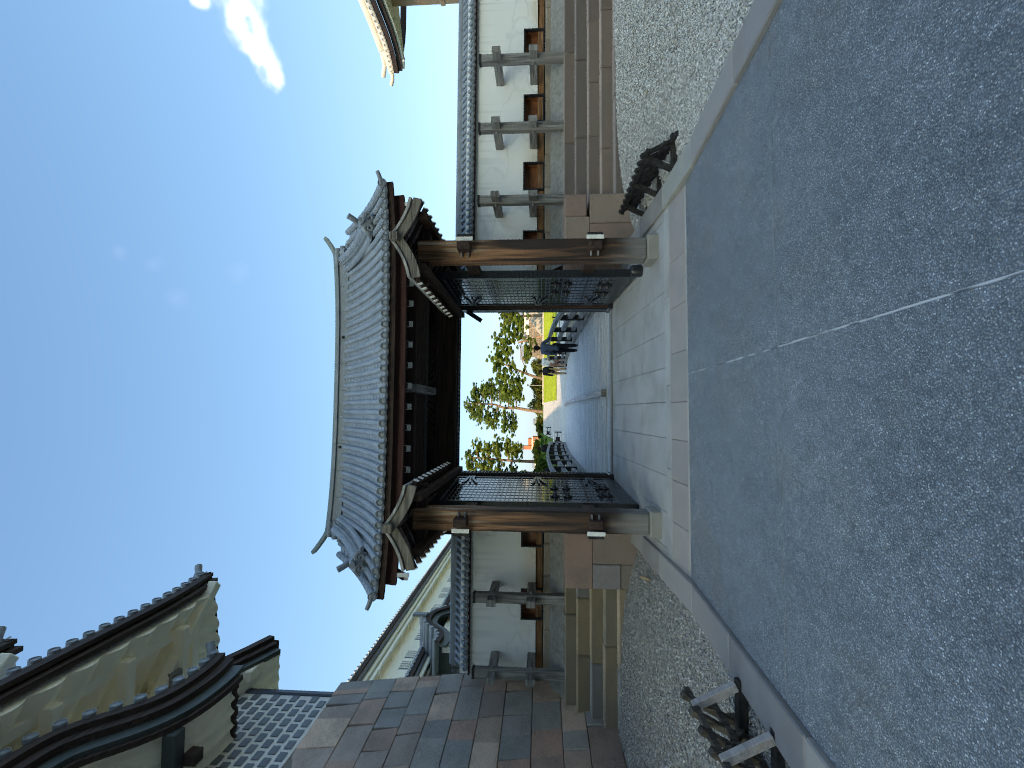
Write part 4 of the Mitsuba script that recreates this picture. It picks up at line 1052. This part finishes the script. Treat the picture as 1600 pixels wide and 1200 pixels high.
def railing(xf, side):
    K = f'{BR}__railing' + ('' if side > 0 else '_001')
    labels[K] = {'label': 'bridge railing the person in the blue-grey jacket holds' if side > 0 else 'curving bridge railing opposite the person in the blue-grey jacket'}
    yr = np.linspace(12.6, 30.6, 30)
    rise = lambda y_: np.interp(y_, [12.6, 14, 15.5, 18, 22, 26, 29, 30.6], [.74, .88, 1.0, 1.07, 1.08, 1.05, 1.0, .86])
    for f_, w_, h_ in ((1., .13, .12), (.62, .11, .15), (.28, .10, .13)):
        p = np.stack([xf(yr), yr, dz(yr) + rise(yr) * f_], 1)
        E('rail', sweep(p, rect(w_, -h_ / 2, h_ / 2), (1, 0, 0)), 'wood_grey_y', K)
    E('kerb_beam', sweep(np.stack([xf(yr), yr, dz(yr)], 1), rect(.26, 0, .15), (1, 0, 0)), 'wood_grey_y', K)
    for y_ in np.arange(12.75, 30.7, 2.23):
        x, z = float(xf(y_)), float(dz(y_))
        E('post', cb((x - .085, y_ - .085, z + .0), (x + .085, y_ + .085, z + float(rise(y_)) - .055), .015), 'wood_black', K)
    x, z = float(xf(30.7)), 0.
    E('end_post', cb((x - .12, 30.6, z), (x + .12, 30.85, 1.12), .03), 'wood_pale', K)
railing(lambda y_: 3.0 + 0 * np.asarray(y_, float), 1)
railing(lambda y_: -2.03 + 0 * np.asarray(y_, float), -1)

# ------------------------------------------------------------------ people
def bones(joints, links, refine=.035, it=6):
    """One smooth body: the hull of the spheres at every link's two joints, joined and smoothed."""
    M = manifold3d.Manifold
    ball = {k: M.sphere(r, 14).translate(p) for k, (p, r) in joints.items()}
    m = M()
    for a, b in links:
        m = m + M.batch_hull([ball[a], ball[b]])
    m = m.refine_to_length(refine).to_mesh()
    t = trimesh.Trimesh(m.vert_properties[:, :3], m.tri_verts)
    trimesh.smoothing.filter_taubin(t, iterations=it)
    return t
def person(lab, x, y, z, h, face, top, legs, skin, hair, handR=None, handL=None, stride=.10, skirt=None, extra=None, bare_arms=False, bare_legs=False):
    """A standing or walking figure of height h turned by 'face' (0 = walking away)."""
    K = thing('person', lab, 'person')
    k = h / 1.72
    s_ = stride
    J = {'hip': ((0, 0, .95), .125), 'waist': ((0, 0, 1.08), .115), 'chest': ((0, .01, 1.28), .135), 'neck': ((0, .01, 1.44), .058), 'nk2': ((0, .015, 1.51), .052),
         'sl': ((-.17, 0, 1.37), .065), 'sr': ((.17, 0, 1.37), .065),
         'hl': ((-.085, 0, .90), .095), 'hr': ((.085, 0, .90), .095), 'kl': ((-.09, s_ * .9, .50), .062), 'kr': ((.09, -s_ * .35, .50), .062), 'al': ((-.095, s_ * .8, .09), .040), 'ar': ((.095, -s_ * 1.5, .10), .040),
         'el': ((-.235, -.05, 1.10), .043), 'er': ((.235, -.04, 1.10), .043), 'wl': ((-.24, .05, .87), .030), 'wr': ((.24, .05, .87), .030)}
    for side, hd in (('l', handL), ('r', handR)):
        if hd is not None:
            J['e' + side] = (tuple(hd[0]), .043); J['w' + side] = (tuple(hd[1]), .030)
    core = [('hip', 'waist'), ('waist', 'chest'), ('chest', 'neck'), ('sl', 'chest'), ('sr', 'chest'), ('neck', 'nk2'), ('hip', 'hl'), ('hip', 'hr')]
    arm = [('sl', 'el'), ('el', 'wl'), ('sr', 'er'), ('er', 'wr')]
    leg = [('hl', 'kl'), ('kl', 'al'), ('hr', 'kr'), ('kr', 'ar')]
    body = dict(J)
    body['head'] = ((0, .03, 1.615), .098); body['jaw'] = ((0, .06, 1.55), .062)
    lk = core + arm + leg + [('nk2', 'head'), ('head', 'jaw')]
    for sd in 'lr':
        w0, e0 = np.array(J['w' + sd][0]), np.array(J['e' + sd][0])
        d = (w0 - e0) / np.linalg.norm(w0 - e0)
        sx = A3(1, 0, 0); fwd = np.cross(sx, d); fwd /= np.linalg.norm(fwd)
        body['p' + sd] = (tuple(w0 + d * .07), .032); lk.append(('w' + sd, 'p' + sd))
        for i, (o, ln) in enumerate(((-.028, .062), (-.010, .075), (.010, .07), (.028, .055))):
            body[f'f{sd}{i}'] = (tuple(w0 + d * (.07 + ln) + fwd * o + A3(0, .012, 0)), .0095)
            body[f'g{sd}{i}'] = (tuple(w0 + d * .075 + fwd * o), .012)
            lk += [(f'g{sd}{i}', f'f{sd}{i}')]
        body['t' + sd] = (tuple(w0 + d * .085 - fwd * .055), .010); body['u' + sd] = (tuple(w0 + d * .03 - fwd * .02), .014)
        lk.append(('u' + sd, 't' + sd))
        body['n' + sd] = (tuple(np.array(J['a' + sd][0]) + A3(0, .12, -.05)), .032); lk.append(('a' + sd, 'n' + sd))
    # face: nose, brow, chin and ears
    body['nose'] = ((0, .135, 1.60), .014); body['nb'] = ((0, .115, 1.635), .012); lk.append(('nose', 'nb'))
    for q in (-1, 1):
        body[f'ear{q}'] = ((q * .098, .02, 1.61), .02); body[f'ear2{q}'] = ((q * .10, .015, 1.58), .014); lk.append((f'ear{q}', f'ear2{q}'))
    ca, sa = math.cos(face), math.sin(face)
    def place(m):
        v = m.vertices * k
        return trimesh.Trimesh(np.stack([x + v[:, 0] * ca - v[:, 1] * sa, y + v[:, 0] * sa + v[:, 1] * ca, z + v[:, 2]], 1), m.faces, process=False)
    E('body', place(bones(body, lk, .03, 3)), 'painted', K, smooth=True, color=skin)
    inf = lambda names, d: {n: (J[n][0], J[n][1] + d) for n in names}
    J['hem'] = ((0, 0, .86), .135)
    tj = inf(['hip', 'waist', 'chest', 'sl', 'sr', 'hem', 'neck', 'el', 'er', 'wl', 'wr'], .022)
    tj['neck'] = ((0, .01, 1.415), .075)
    tl_ = [('hem', 'hip'), ('hip', 'waist'), ('waist', 'chest'), ('chest', 'neck'), ('sl', 'chest'), ('sr', 'chest'), ('sl', 'neck'), ('sr', 'neck'), ('sl', 'el'), ('sr', 'er')]
    tl_ += [] if bare_arms else [('el', 'wl'), ('er', 'wr')]
    E('top', place(bones(tj, tl_, .03, 4)), 'cloth', K, smooth=True, color=top)
    lj = inf(['hip', 'hl', 'hr', 'kl', 'kr', 'al', 'ar'], .022)
    ll = [('hip', 'hl'), ('hip', 'hr'), ('hl', 'kl'), ('hr', 'kr')] + ([] if bare_legs else [('kl', 'al'), ('kr', 'ar')])
    E('trousers' if not bare_legs else 'shorts', place(bones(lj, ll, .03, 4)), 'cloth', K, smooth=True, color=legs)
    hj = {'a': ((0, .012, 1.635), .108), 'b': ((0, -.015, 1.60), .098), 'c': ((0, -.03, 1.55), .075)}
    E('hair', place(bones(hj, [('a', 'b'), ('b', 'c')], .03, 2)), 'cloth', K, smooth=True, color=hair)
    for sd in 'lr':
        a_ = np.array(J['a' + sd][0])
        sj = {'a': (tuple(a_ + A3(0, -.03, -.05)), .048), 'b': (tuple(a_ + A3(0, .13, -.055)), .042)}
        E('shoe', place(bones(sj, [('a', 'b')], .03, 2)), 'painted', K, smooth=True, color=(.02, .02, .02))
    for q in (-1, 1):
        E('eye', place(put(trimesh.creation.icosphere(subdivisions=1, radius=.012), (q * .035, .118, 1.63), (1, 0, 0), (0, 1, 0), (0, 0, 1))), 'painted', K, color=(.05, .04, .035))
    E('mouth', place(bar((-.024, .122, 1.562), (.024, .122, 1.562), .008, .008)), 'painted', K, color=(.30, .10, .08))
    if extra == 'bag':
        E('shoulder_bag', place(cb((-.16, -.27, 1.06), (.16, -.13, 1.38), .05)), 'cloth', K, color=(.03, .03, .035))
    return K
SK, HR = (.50, .33, .24), (.018, .014, .012)
person('person in blue-grey jacket and dark trousers walking away over the bridge, hand on the railing', 2.52, 18.6, float(dz(18.6)) - .005, 1.70, -.12, (.10, .125, .165), (.018, .018, .022), SK, HR, handR=((.34, .05, 1.16), (.47, .20, 1.10)), stride=.13)
person('person in white shirt and shorts walking near the far end of the bridge', 2.86, 27.2, float(dz(27.2)), 1.70, .4, (.85, .82, .78), (.32, .18, .13), SK, (.05, .03, .02), bare_arms=True, stride=.2, handR=((.30, .12, 1.2), (.33, .33, 1.15)), bare_legs=True)
person('person in black top and tan trousers beside the one in the white shirt', 2.46, 28.6, float(dz(28.6)), 1.68, .1, (.02, .02, .022), (.42, .28, .17), SK, HR, stride=.22, extra='bag')
person('person in black seen just behind the far end of the curving railing', -2.55, 33.6, .12, 1.72, -.1, (.018, .018, .022), (.02, .02, .024), SK, HR, stride=.08)
person('person in dark clothes behind the near end of the curving railing, beside the lattice door', -3.65, 29.0, -.05, 1.68, .3, (.022, .024, .03), (.02, .02, .022), SK, HR, stride=.05)

# ------------------------------------------------------------------ the grounds beyond
def terr(X, Y):
    t = np.clip((Y - 44) / 15, 0, 1)
    return 1.36 * t + .2 * np.clip((Y - 60) / 200, 0, 1)
def moat_z(X, Y):
    return 0 * X - 1.6
E('moat_ground', up(sheet([-40, 40], [11.2, 32], moat_z)), 'bank_turf', kind='structure')
E('plaza', up(sheet(np.linspace(-60, 60, 25), np.linspace(31.3, 60, 30), lambda X, Y: terr(X, Y) - .01)), 'sand', kind='structure')
E('moat_bank', loft([[A3(-40, 31.3, -.012), A3(40, 31.3, -.012)], [A3(-40, 30.6, -1.7), A3(40, 30.6, -1.7)]], False), 'dirt', kind='structure')
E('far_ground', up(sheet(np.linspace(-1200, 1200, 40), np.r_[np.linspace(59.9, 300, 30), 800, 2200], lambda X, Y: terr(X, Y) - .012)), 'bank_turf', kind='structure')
E('lawn', up(sheet(np.linspace(1.15, 30, 40), np.linspace(45.5, 58.5, 30), lambda X, Y: terr(X, Y) + .02 + .0 * X)), 'turf', kind='structure')
E('lawn_kerb', cb((.9, 58.6, 1.2), (40, 59.3, 1.50), .03), 'sand', kind='structure')
def bank(X, Y):
    d = np.clip((-2.75 - X) / 4.5, 0, 1)
    return terr(X, Y) * (1 - d) + d * (1.15 + .9 * np.clip((Y - 32) / 25, 0, 1)) + .12 * meshkit.fbm(np.stack([X, Y, 0 * X], -1), 3) - .05
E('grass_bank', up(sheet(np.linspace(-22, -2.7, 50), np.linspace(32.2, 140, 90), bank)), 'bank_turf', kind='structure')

def leaf_cloud(g, centers, radii, n, size, c0, c1, flat=1., up_bias=.5):
    """Leaf-sized faces scattered through clumps: (vertices, faces, colours)."""
    centers, radii = np.asarray(centers, float), np.asarray(radii, float)
    k = g.choice(len(centers), n, p=radii ** 2 / (radii ** 2).sum())
    d = g.normal(size=(n, 3)); d /= np.linalg.norm(d, axis=1, keepdims=True)
    p = centers[k] + d * (radii[k] * g.uniform(.25, 1., n) ** .6)[:, None] * A3(1, 1, flat)
    a = g.normal(size=(n, 3)); a[:, 2] *= .6; a /= np.linalg.norm(a, axis=1, keepdims=True)
    b = np.cross(a, g.normal(size=(n, 3)) + A3(0, 0, up_bias)); b /= np.linalg.norm(b, axis=1, keepdims=True)
    s = size * g.uniform(.6, 1.3, (n, 1))
    v = np.stack([p - a * s - b * s * .32, p + a * s - b * s * .22, p + b * s * .62], 1).reshape(-1, 3)
    clump = g.uniform(0, 1, len(centers))[k]
    c = np.array(c0) + (np.array(c1) - np.array(c0)) * np.clip(.65 * clump + .35 * g.uniform(0, 1, n), 0, 1)[:, None]
    return v, np.arange(3 * n).reshape(-1, 3), np.repeat(c, 3, 0)
def foliage(key_name, parent, parts, **kw):
    v = np.vstack([p[0] for p in parts]); c = np.vstack([p[2] for p in parts])
    return E(key_name, trimesh.Trimesh(v, np.arange(len(v)).reshape(-1, 3), process=False), 'leafy', parent, color=c, **kw)
def pine(lab, trunk, rad, limbs, pads, seed, dens=1., c0=(.03, .055, .018), c1=(.13, .17, .03), size=.2):
    """trunk: polyline; limbs: list of polylines; pads: (centre, radius) of flattened needle clumps."""
    g = rng(seed)
    K = thing('pine_tree', lab, 'tree')
    E('trunk', tube(trunk, np.linspace(rad, rad * .35, len(trunk)), 9), 'bark', K, smooth=True)
    for l in limbs:
        E('limb', tube(l, np.linspace(rad * .4, rad * .12, len(l)), 6), 'bark', K, smooth=True)
    cs, rs = [], []
    for c, r in pads:
        m = max(8, int(24 * r))
        for _ in range(m):
            d = g.normal(size=3) * A3(.85, .85, .36) * r
            cs.append(np.asarray(c, float) + d); rs.append(g.uniform(.14, .40) * r ** .5)
    n = int(dens * 42 * sum(q ** 2 for q in rs) / size ** 2 * .16)
    foliage('crown', K, [leaf_cloud(g, cs, rs, n, size, c0, c1, .55, 1.2)])
    return K
def pads_along(g, pts, r0, r1, k):
    pts = np.asarray(pts, float)
    out = []
    for i in range(k):
        t_ = g.uniform(.35, 1.0) * (len(pts) - 1)
        j = min(int(t_), len(pts) - 2)
        out.append((pts[j] + (pts[j + 1] - pts[j]) * (t_ - j) + g.normal(size=3) * .3, g.uniform(r0, r1)))
    return out
g = rng(51)
# big spreading pine over the lawn
tr = [(4.2, 61, 1.2), (4.7, 61.2, 2.9), (5.3, 61.1, 4.4), (5.9, 61, 5.9), (6.6, 61, 7.2)]
lb = [[(4.9, 61, 3.4), (6.4, 60.5, 4.0), (8.2, 60.4, 4.3), (9.6, 60.2, 4.9)], [(5.3, 61, 4.4), (4.0, 60.6, 5.1), (2.5, 60.4, 5.2)], [(5.9, 61, 5.6), (7.6, 61.4, 6.0), (9.2, 61.2, 6.4)], [(5.6, 61, 5.0), (3.9, 61.6, 6.2)], [(8.2, 60.4, 4.3), (10.4, 60, 3.9), (11.6, 59.8, 3.9)], [(6.6, 60.5, 4.0), (7.6, 60.1, 2.9)]]
pd = [((6.7, 61, 7.7), 1.3), ((7.7, 60.8, 7.3), 1.1), ((5.8, 61, 7.0), 1.2), ((8.8, 61, 6.7), 1.2), ((9.9, 60.6, 6.1), 1.1), ((10.6, 60.4, 5.2), 1.0), ((9.6, 60.2, 5.2), 1.0), ((4.4, 61, 6.4), 1.1), ((3.2, 60.6, 6.0), 1.1), ((2.3, 60.4, 5.2), .9), ((3.4, 60.3, 5.0), 1.0), ((6.9, 60.4, 6.0), 1.0), ((5.2, 60.3, 5.6), .9), ((11.4, 59.9, 4.1), .9), ((10.2, 59.9, 4.2), .7), ((7.7, 60, 3.1), .9), ((6.6, 60, 3.6), .8), ((8.6, 60, 3.0), .7), ((4.2, 60.2, 4.2), .8), ((2.7, 60.4, 4.2), .8), ((8.3, 60.4, 6.0), .9)]
pine('large spreading pine with leaning trunk, held by a wooden prop, beyond the lawn', tr, .2, lb, pd, 52, 2.3, (.035, .085, .02), (.27, .36, .07), size=.095)
pr = thing('prop_pole', 'thin slanting wooden pole propping the large spreading pine', 'pole')
E('pole', tube([(9.7, 60, 1.3), (8.85, 60.2, 4.6)], .10, 8), 'wood_prop', pr)
scene['wood_prop'] = wood('z', (.22, .12, .07), (.50, .31, .20), (.36, .22, .15))
pine('pine foliage at the edge of the opening, above the far white storehouse', [(14.4, 70, 1.2), (14.3, 70, 4.5), (14.0, 70, 7.0)], .25, [[(14.2, 70, 4.5), (13.0, 69.5, 5.5)]], [((13.4, 69.5, 6.0), 1.1), ((12.9, 69.5, 5.2), .9), ((14.6, 70, 7.2), 1.4), ((13.5, 69.7, 6.9), .8), ((15, 70, 5.5), 1.2)], 53, 2.2, (.035, .065, .02), (.2, .24, .04))
# tall pine in the middle
tr = [(.1, 90, 1.4), (.35, 90, 4.2), (.8, 90, 6.6), (.7, 90, 8.6), (1.4, 90, 10.6), (1.5, 90, 13.0), (1.5, 90, 15.6)]
lb, pd = [], []
for z, l, q in ((6.3, 4.2, 1), (6.9, 3.4, -1), (7.8, 4.4, 1), (8.4, 3.3, -1), (9.4, 4.6, 1), (10.0, 3.6, -1), (11.0, 3.6, 1), (11.6, 3.6, -1), (12.6, 3.0, 1), (13.1, 2.9, -1), (14.1, 2.2, 1), (14.6, 1.9, -1)):
    x0 = float(np.interp(z, [t_[2] for t_ in tr], [t_[0] for t_ in tr]))
    dy = g.uniform(-1.4, 1.4)
    b_ = [A3(x0, 90, z), A3(x0 + q * l * .5, 90 + dy * .5, z + .25), A3(x0 + q * l, 90 + dy, z - .1 + g.uniform(-.3, .3))]
    lb.append(b_); pd += pads_along(g, b_, .55, 1.1, 8)
pd += [((1.5, 90, 15.8), .9), ((1.9, 89.7, 15.0), .8), ((1.0, 90, 14.6), .8)]
pine('tall pine with bare curving trunk standing alone against the sky', tr, .34, lb, pd, 54, 1.9, (.035, .09, .03), (.28, .37, .09), size=.11)
# pine at the side with dense lower growth
tr = [(-6.25, 60, 1.2), (-6.2, 60, 4), (-6.1, 60, 6.2), (-5.9, 60, 8.5), (-5.8, 60, 10.8)]
lb, pd = [], []
for z, l, q in ((4.6, 2.6, 1), (5.2, 2.4, -1), (5.7, 2.8, 1), (6.5, 2.6, -1), (7.0, 2.0, 1), (7.8, 2.3, -1), (8.2, 1.7, 1), (9.0, 2.1, -1), (9.6, 1.5, 1), (10.1, 1.6, -1)):
    x0 = float(np.interp(z, [t_[2] for t_ in tr], [t_[0] for t_ in tr]))
    dy = g.uniform(-1, 1)
    b_ = [A3(x0, 60, z), A3(x0 + q * l * .5, 60 + dy * .5, z + .2), A3(x0 + q * l, 60 + dy, z + g.uniform(-.3, .3))]
    lb.append(b_); pd += pads_along(g, b_, .42, .75, 7)
pd += [((-5.8, 60, 10.9), .7), ((-6.2, 60, 10.3), .6)]
pine('pine with many short tiers of branches, seen beside the lattice door', tr, .22, lb, pd, 55, 2.0, (.04, .09, .02), (.34, .42, .08), size=.09)
def bush(lab, c, r, seed, c0=(.05, .08, .02), c1=(.17, .20, .05), n=2600, size=.17, catg='bush', group=None, name='bush'):
    g = rng(seed)
    K = thing(name, lab, catg, group)
    m = 26
    d = g.normal(size=(m, 3)); d /= np.linalg.norm(d, axis=1, keepdims=True); d[:, 2] = np.abs(d[:, 2])
    cs = A3(*c) + d * A3(*r) * g.uniform(.35, .85, (m, 1))
    foliage('foliage', K, [leaf_cloud(g, cs, g.uniform(.25, .42, m) * min(r), n, size, c0, c1)])
    E('stem', tube([(c[0], c[1], c[2] - .4), (c[0], c[1], c[2] + r[2] * .6)], .06, 6), 'bark', K)
    return K
bush('bright green broadleaf tree below the tiered pine, next to the lattice door', (-8.6, 57, 2.0), (2.2, 1.6, 3.6), 61, (.06, .10, .02), (.30, .34, .05), 5200, .14, 'tree', name='broadleaf_tree')
bush('dark green bush on the shaded grass bank near the curving railing', (-5.2, 42, 1.2), (1.3, 1.2, 1.0), 62, (.03, .06, .015), (.08, .13, .03))
bush('low hedge clump on top of the grass bank under the red-brick building', (-4.9, 58, 1.9), (2.0, 1.5, .75), 63, (.08, .11, .02), (.26, .28, .05))
bush('sunlit yellow-green shrub on the bank by the foot of the lone pine', (-2.2, 66, 1.6), (1.5, 1.2, .8), 64, (.10, .12, .02), (.30, .30, .06))
bush('rounded clipped tree between the lone pine and the thin lamp post', (1.6, 100, 1.6), (2.6, 2, 2.6), 65, (.06, .08, .02), (.20, .22, .06), 3600, .22, 'tree', name='round_tree')
bush('rounded clipped tree between the thin lamp post and the stone rampart, behind the pine', (5.6, 100, 1.6), (2.5, 2, 2.5), 66, (.06, .08, .02), (.20, .22, .06), 3600, .22, 'tree', name='round_tree')
bush('rounded clipped tree right at the end of the stone rampart', (9.3, 98, 1.6), (2.2, 2, 2.3), 67, (.06, .08, .02), (.20, .22, .06), 3000, .22, 'tree', name='round_tree')
g = rng(70)
hc = [(x, 112 + g.uniform(-2, 2), 1.7 + g.uniform(-.3, .5)) for x in np.arange(-30, 40, .8)]
foliage('hedge', None, [leaf_cloud(g, hc, g.uniform(.6, 1.1, len(hc)), 7000, .3, (.05, .07, .02), (.20, .22, .06))], kind='stuff')
labels['hedge']['label'] = 'far clipped hedge running along behind the lawn'
gg = [(x, y_, float(bank(np.array(x), np.array(y_)))) for x, y_ in zip(g.uniform(-9, -3.2, 150), g.uniform(34, 62, 150))]
foliage('ground_cover', None, [leaf_cloud(g, gg, g.uniform(.25, .5, 150), 9000, .13, (.05, .09, .02), (.16, .22, .04), .5)], kind='stuff')
labels['ground_cover']['label'] = 'tufted green ground cover on the grass bank'

# far buildings, walls and small things
SW = thing('stone_rampart', 'low grey-brown stone rampart beyond the lawn, behind the person in the blue-grey jacket', 'wall')
g = rng(81)
for r in range(5):
    x = 9.0 + r * .12
    while x < 17:
        l = g.uniform(.5, .95)
        E('stone', cb((x, 79.6 + .08 * r, 1.4 + .48 * r), (x + l - .03, 80.6, 1.4 + .48 * r + .46), .04), 'stone', SW, color=np.array((.30, .25, .20)) * g.uniform(.7, 1.2))
        x += l
ST = thing('storehouse', 'small white storehouse with grey roof on top of the stone rampart', 'building')
E('wall', cb((14.2, 82.6, 3.6), (22, 88, 5.0), .03), 'plaster', ST)
E('wall', cb((12.6, 83.4, 3.6), (14.3, 87, 4.5), .03), 'plaster', ST)
E('roof', loft([[A3(13.8, 82.0, 4.95), A3(22.4, 82.0, 4.95), A3(22.4, 88.6, 4.95), A3(13.8, 88.6, 4.95)], [A3(14.6, 85, 6.0), A3(21.8, 85, 6.0), A3(21.8, 85.4, 6.0), A3(14.6, 85.4, 6.0)]]), 'tile', ST)
E('roof', loft([[A3(12.3, 83.0, 4.45), A3(14.3, 83.0, 4.45), A3(14.3, 87.4, 4.45), A3(12.3, 87.4, 4.45)], [A3(12.9, 85, 5.0), A3(14.3, 85, 5.0), A3(14.3, 85.3, 5.0), A3(12.9, 85.3, 5.0)]]), 'tile', ST)
for x in (13.1, 14.9, 16.1):
    E('window', cb((x, 82.55 + (.8 if x < 14 else 0), 3.9), (x + .5, 82.65 + (.8 if x < 14 else 0), 4.4), .01), 'slate', ST)
SG_ = thing('timber_hut', 'dark brown timber hut with small gable between the big pine and the stone rampart', 'hut')
E('wall', cb((9.2, 82, 3.7), (11.4, 85, 4.7), .02), 'wood_brown_z', SG_)
E('roof', loft([[A3(8.9, 81.6, 4.65), A3(11.7, 81.6, 4.65), A3(11.7, 85.4, 4.65), A3(8.9, 85.4, 4.65)], [A3(9.3, 83.3, 5.4), A3(11.3, 83.3, 5.4), A3(11.3, 83.5, 5.4), A3(9.3, 83.5, 5.4)]]), 'tile', SG_)
ramp = thing('stone_stair_ramp', 'sunlit pale stone ramp edge slanting up against the rampart', 'ramp')
E('slope', extr(Polygon([(11.7, 1.3), (16.5, 1.3), (16.5, 4.4), (15.6, 3.9)]), (0, 76.6, 0), (1, 0, 0), (0, 0, 1), .4), 'sand', ramp)
BB = thing('brick_building', 'far red-brick building with a dark-topped tower', 'building')
E('wall', cb((-12.6, 160, 0), (-8.4, 168, 4.6), .03), 'brick', BB)
E('wall', cb((-12.0, 160.6, 4.6), (-9.0, 167, 6.0), .03), 'brick', BB)
E('tower', cb((-12.6, 160.2, 4.6), (-11.4, 163, 7.5), .03), 'brick', BB)
E('tower_top', cb((-12.75, 160.0, 7.5), (-11.2, 163.2, 8.6), .03), 'slate', BB)
scene['brick'] = two(principled(proc(lambda p, n, uv: mix((.36, .13, .06), (.46, .18, .09), noise(p.x * 3, p.y, p.z * 5))), .8, .2))
for r in range(2):
    for i in range(4):
        E('window', cb((-12.2 + i * 1.0, 159.9, 1.9 + 1.35 * r), (-11.75 + i * 1.0, 160.1, 2.75 + 1.35 * r), .01), 'plaster' if (i + r) % 2 else 'slate', BB)
E('roof_edge', cb((-12.7, 159.85, 4.5), (-8.3, 160.05, 4.75), .02), 'plaster', BB)
for lab, x, y_, w_, h_, c in (('far grey house beside the trunk of the lone pine', -5.4, 200, 2.6, 5.2, 'tile'), ('tiny pale house on the skyline next to the far grey house', -8.3, 210, 1.6, 4.2, 'plaster'), ('low brownish far house behind the tiered pine', -16.5, 170, 4.0, 4.6, 'tan_wall'), ('far white house half hidden by the tiered pine', -21.5, 180, 4.4, 5.0, 'plaster')):
    K = thing('far_house', lab, 'house')
    E('wall', cb((x, y_, 0), (x + w_, y_ + 6, h_ - .8), .03), c, K)
    E('roof', loft([[A3(x - .3, y_ - .3, h_ - .85), A3(x + w_ + .3, y_ - .3, h_ - .85), A3(x + w_ + .3, y_ + 6.3, h_ - .85), A3(x - .3, y_ + 6.3, h_ - .85)], [A3(x + .3, y_ + 2.8, h_), A3(x + w_ - .3, y_ + 2.8, h_), A3(x + w_ - .3, y_ + 3, h_), A3(x + .3, y_ + 3, h_)]]), 'tile', K)
    E('window', cb((x + w_ * .3, y_ - .05, 2.4), (x + w_ * .6, y_ + .05, 3.3), .01), 'slate', K)
LP = thing('lamp_post', 'thin lamp post between the round trees beyond the lawn', 'lamp post')
E('post', tube([(5.2, 92, 1.2), (5.2, 92, 4.1)], .05, 8), 'sand', LP)
E('lamp_head', cb((5.0, 91.8, 4.1), (5.4, 92.2, 4.4), .05), 'slate', LP)
for lab, x, y_ in (('small dark stand with white top on the shaded path, the farther of two', -2.0, 50.5), ('small dark stand with white top on the shaded path, the nearer of two', -1.95, 38)):
    K = thing('sign_stand', lab, 'stand', None)
    z = float(terr(np.array(x), np.array(y_)))
    E('top', cb((x - .42, y_ - .25, z + .55), (x + .42, y_ + .25, z + .66), .02), 'white_paint', K)
    for sx in (-.36, .36):
        for sy in (-.2, .2):
            E('leg', cb((x + sx - .035, y_ + sy - .035, z - .05), (x + sx + .035, y_ + sy + .035, z + .55), .008), 'wood_black', K)
    E('panel', cb((x - .36, y_ - .01, z + .12), (x - .02, y_ + .02, z + .45), .01), 'wood_black', K)
    E('crossbar', cb((x - .36, y_ - .22, z + .3), (x + .36, y_ - .17, z + .36), .008), 'wood_black', K)
FN = thing('wooden_fence', 'thin wooden post fence on the sunlit ground past the bridge railing', 'fence')
for i in range(15):
    E('post', cb((3.6 + i * .8, 34.0, -.05), (3.68 + i * .8, 34.08, .85), .01), 'wood_brown_z', FN)
for z in (.3, .75):
    E('rail', cb((3.5, 34.02, z), (15, 34.06, z + .05), .008), 'wood_brown_x', FN)
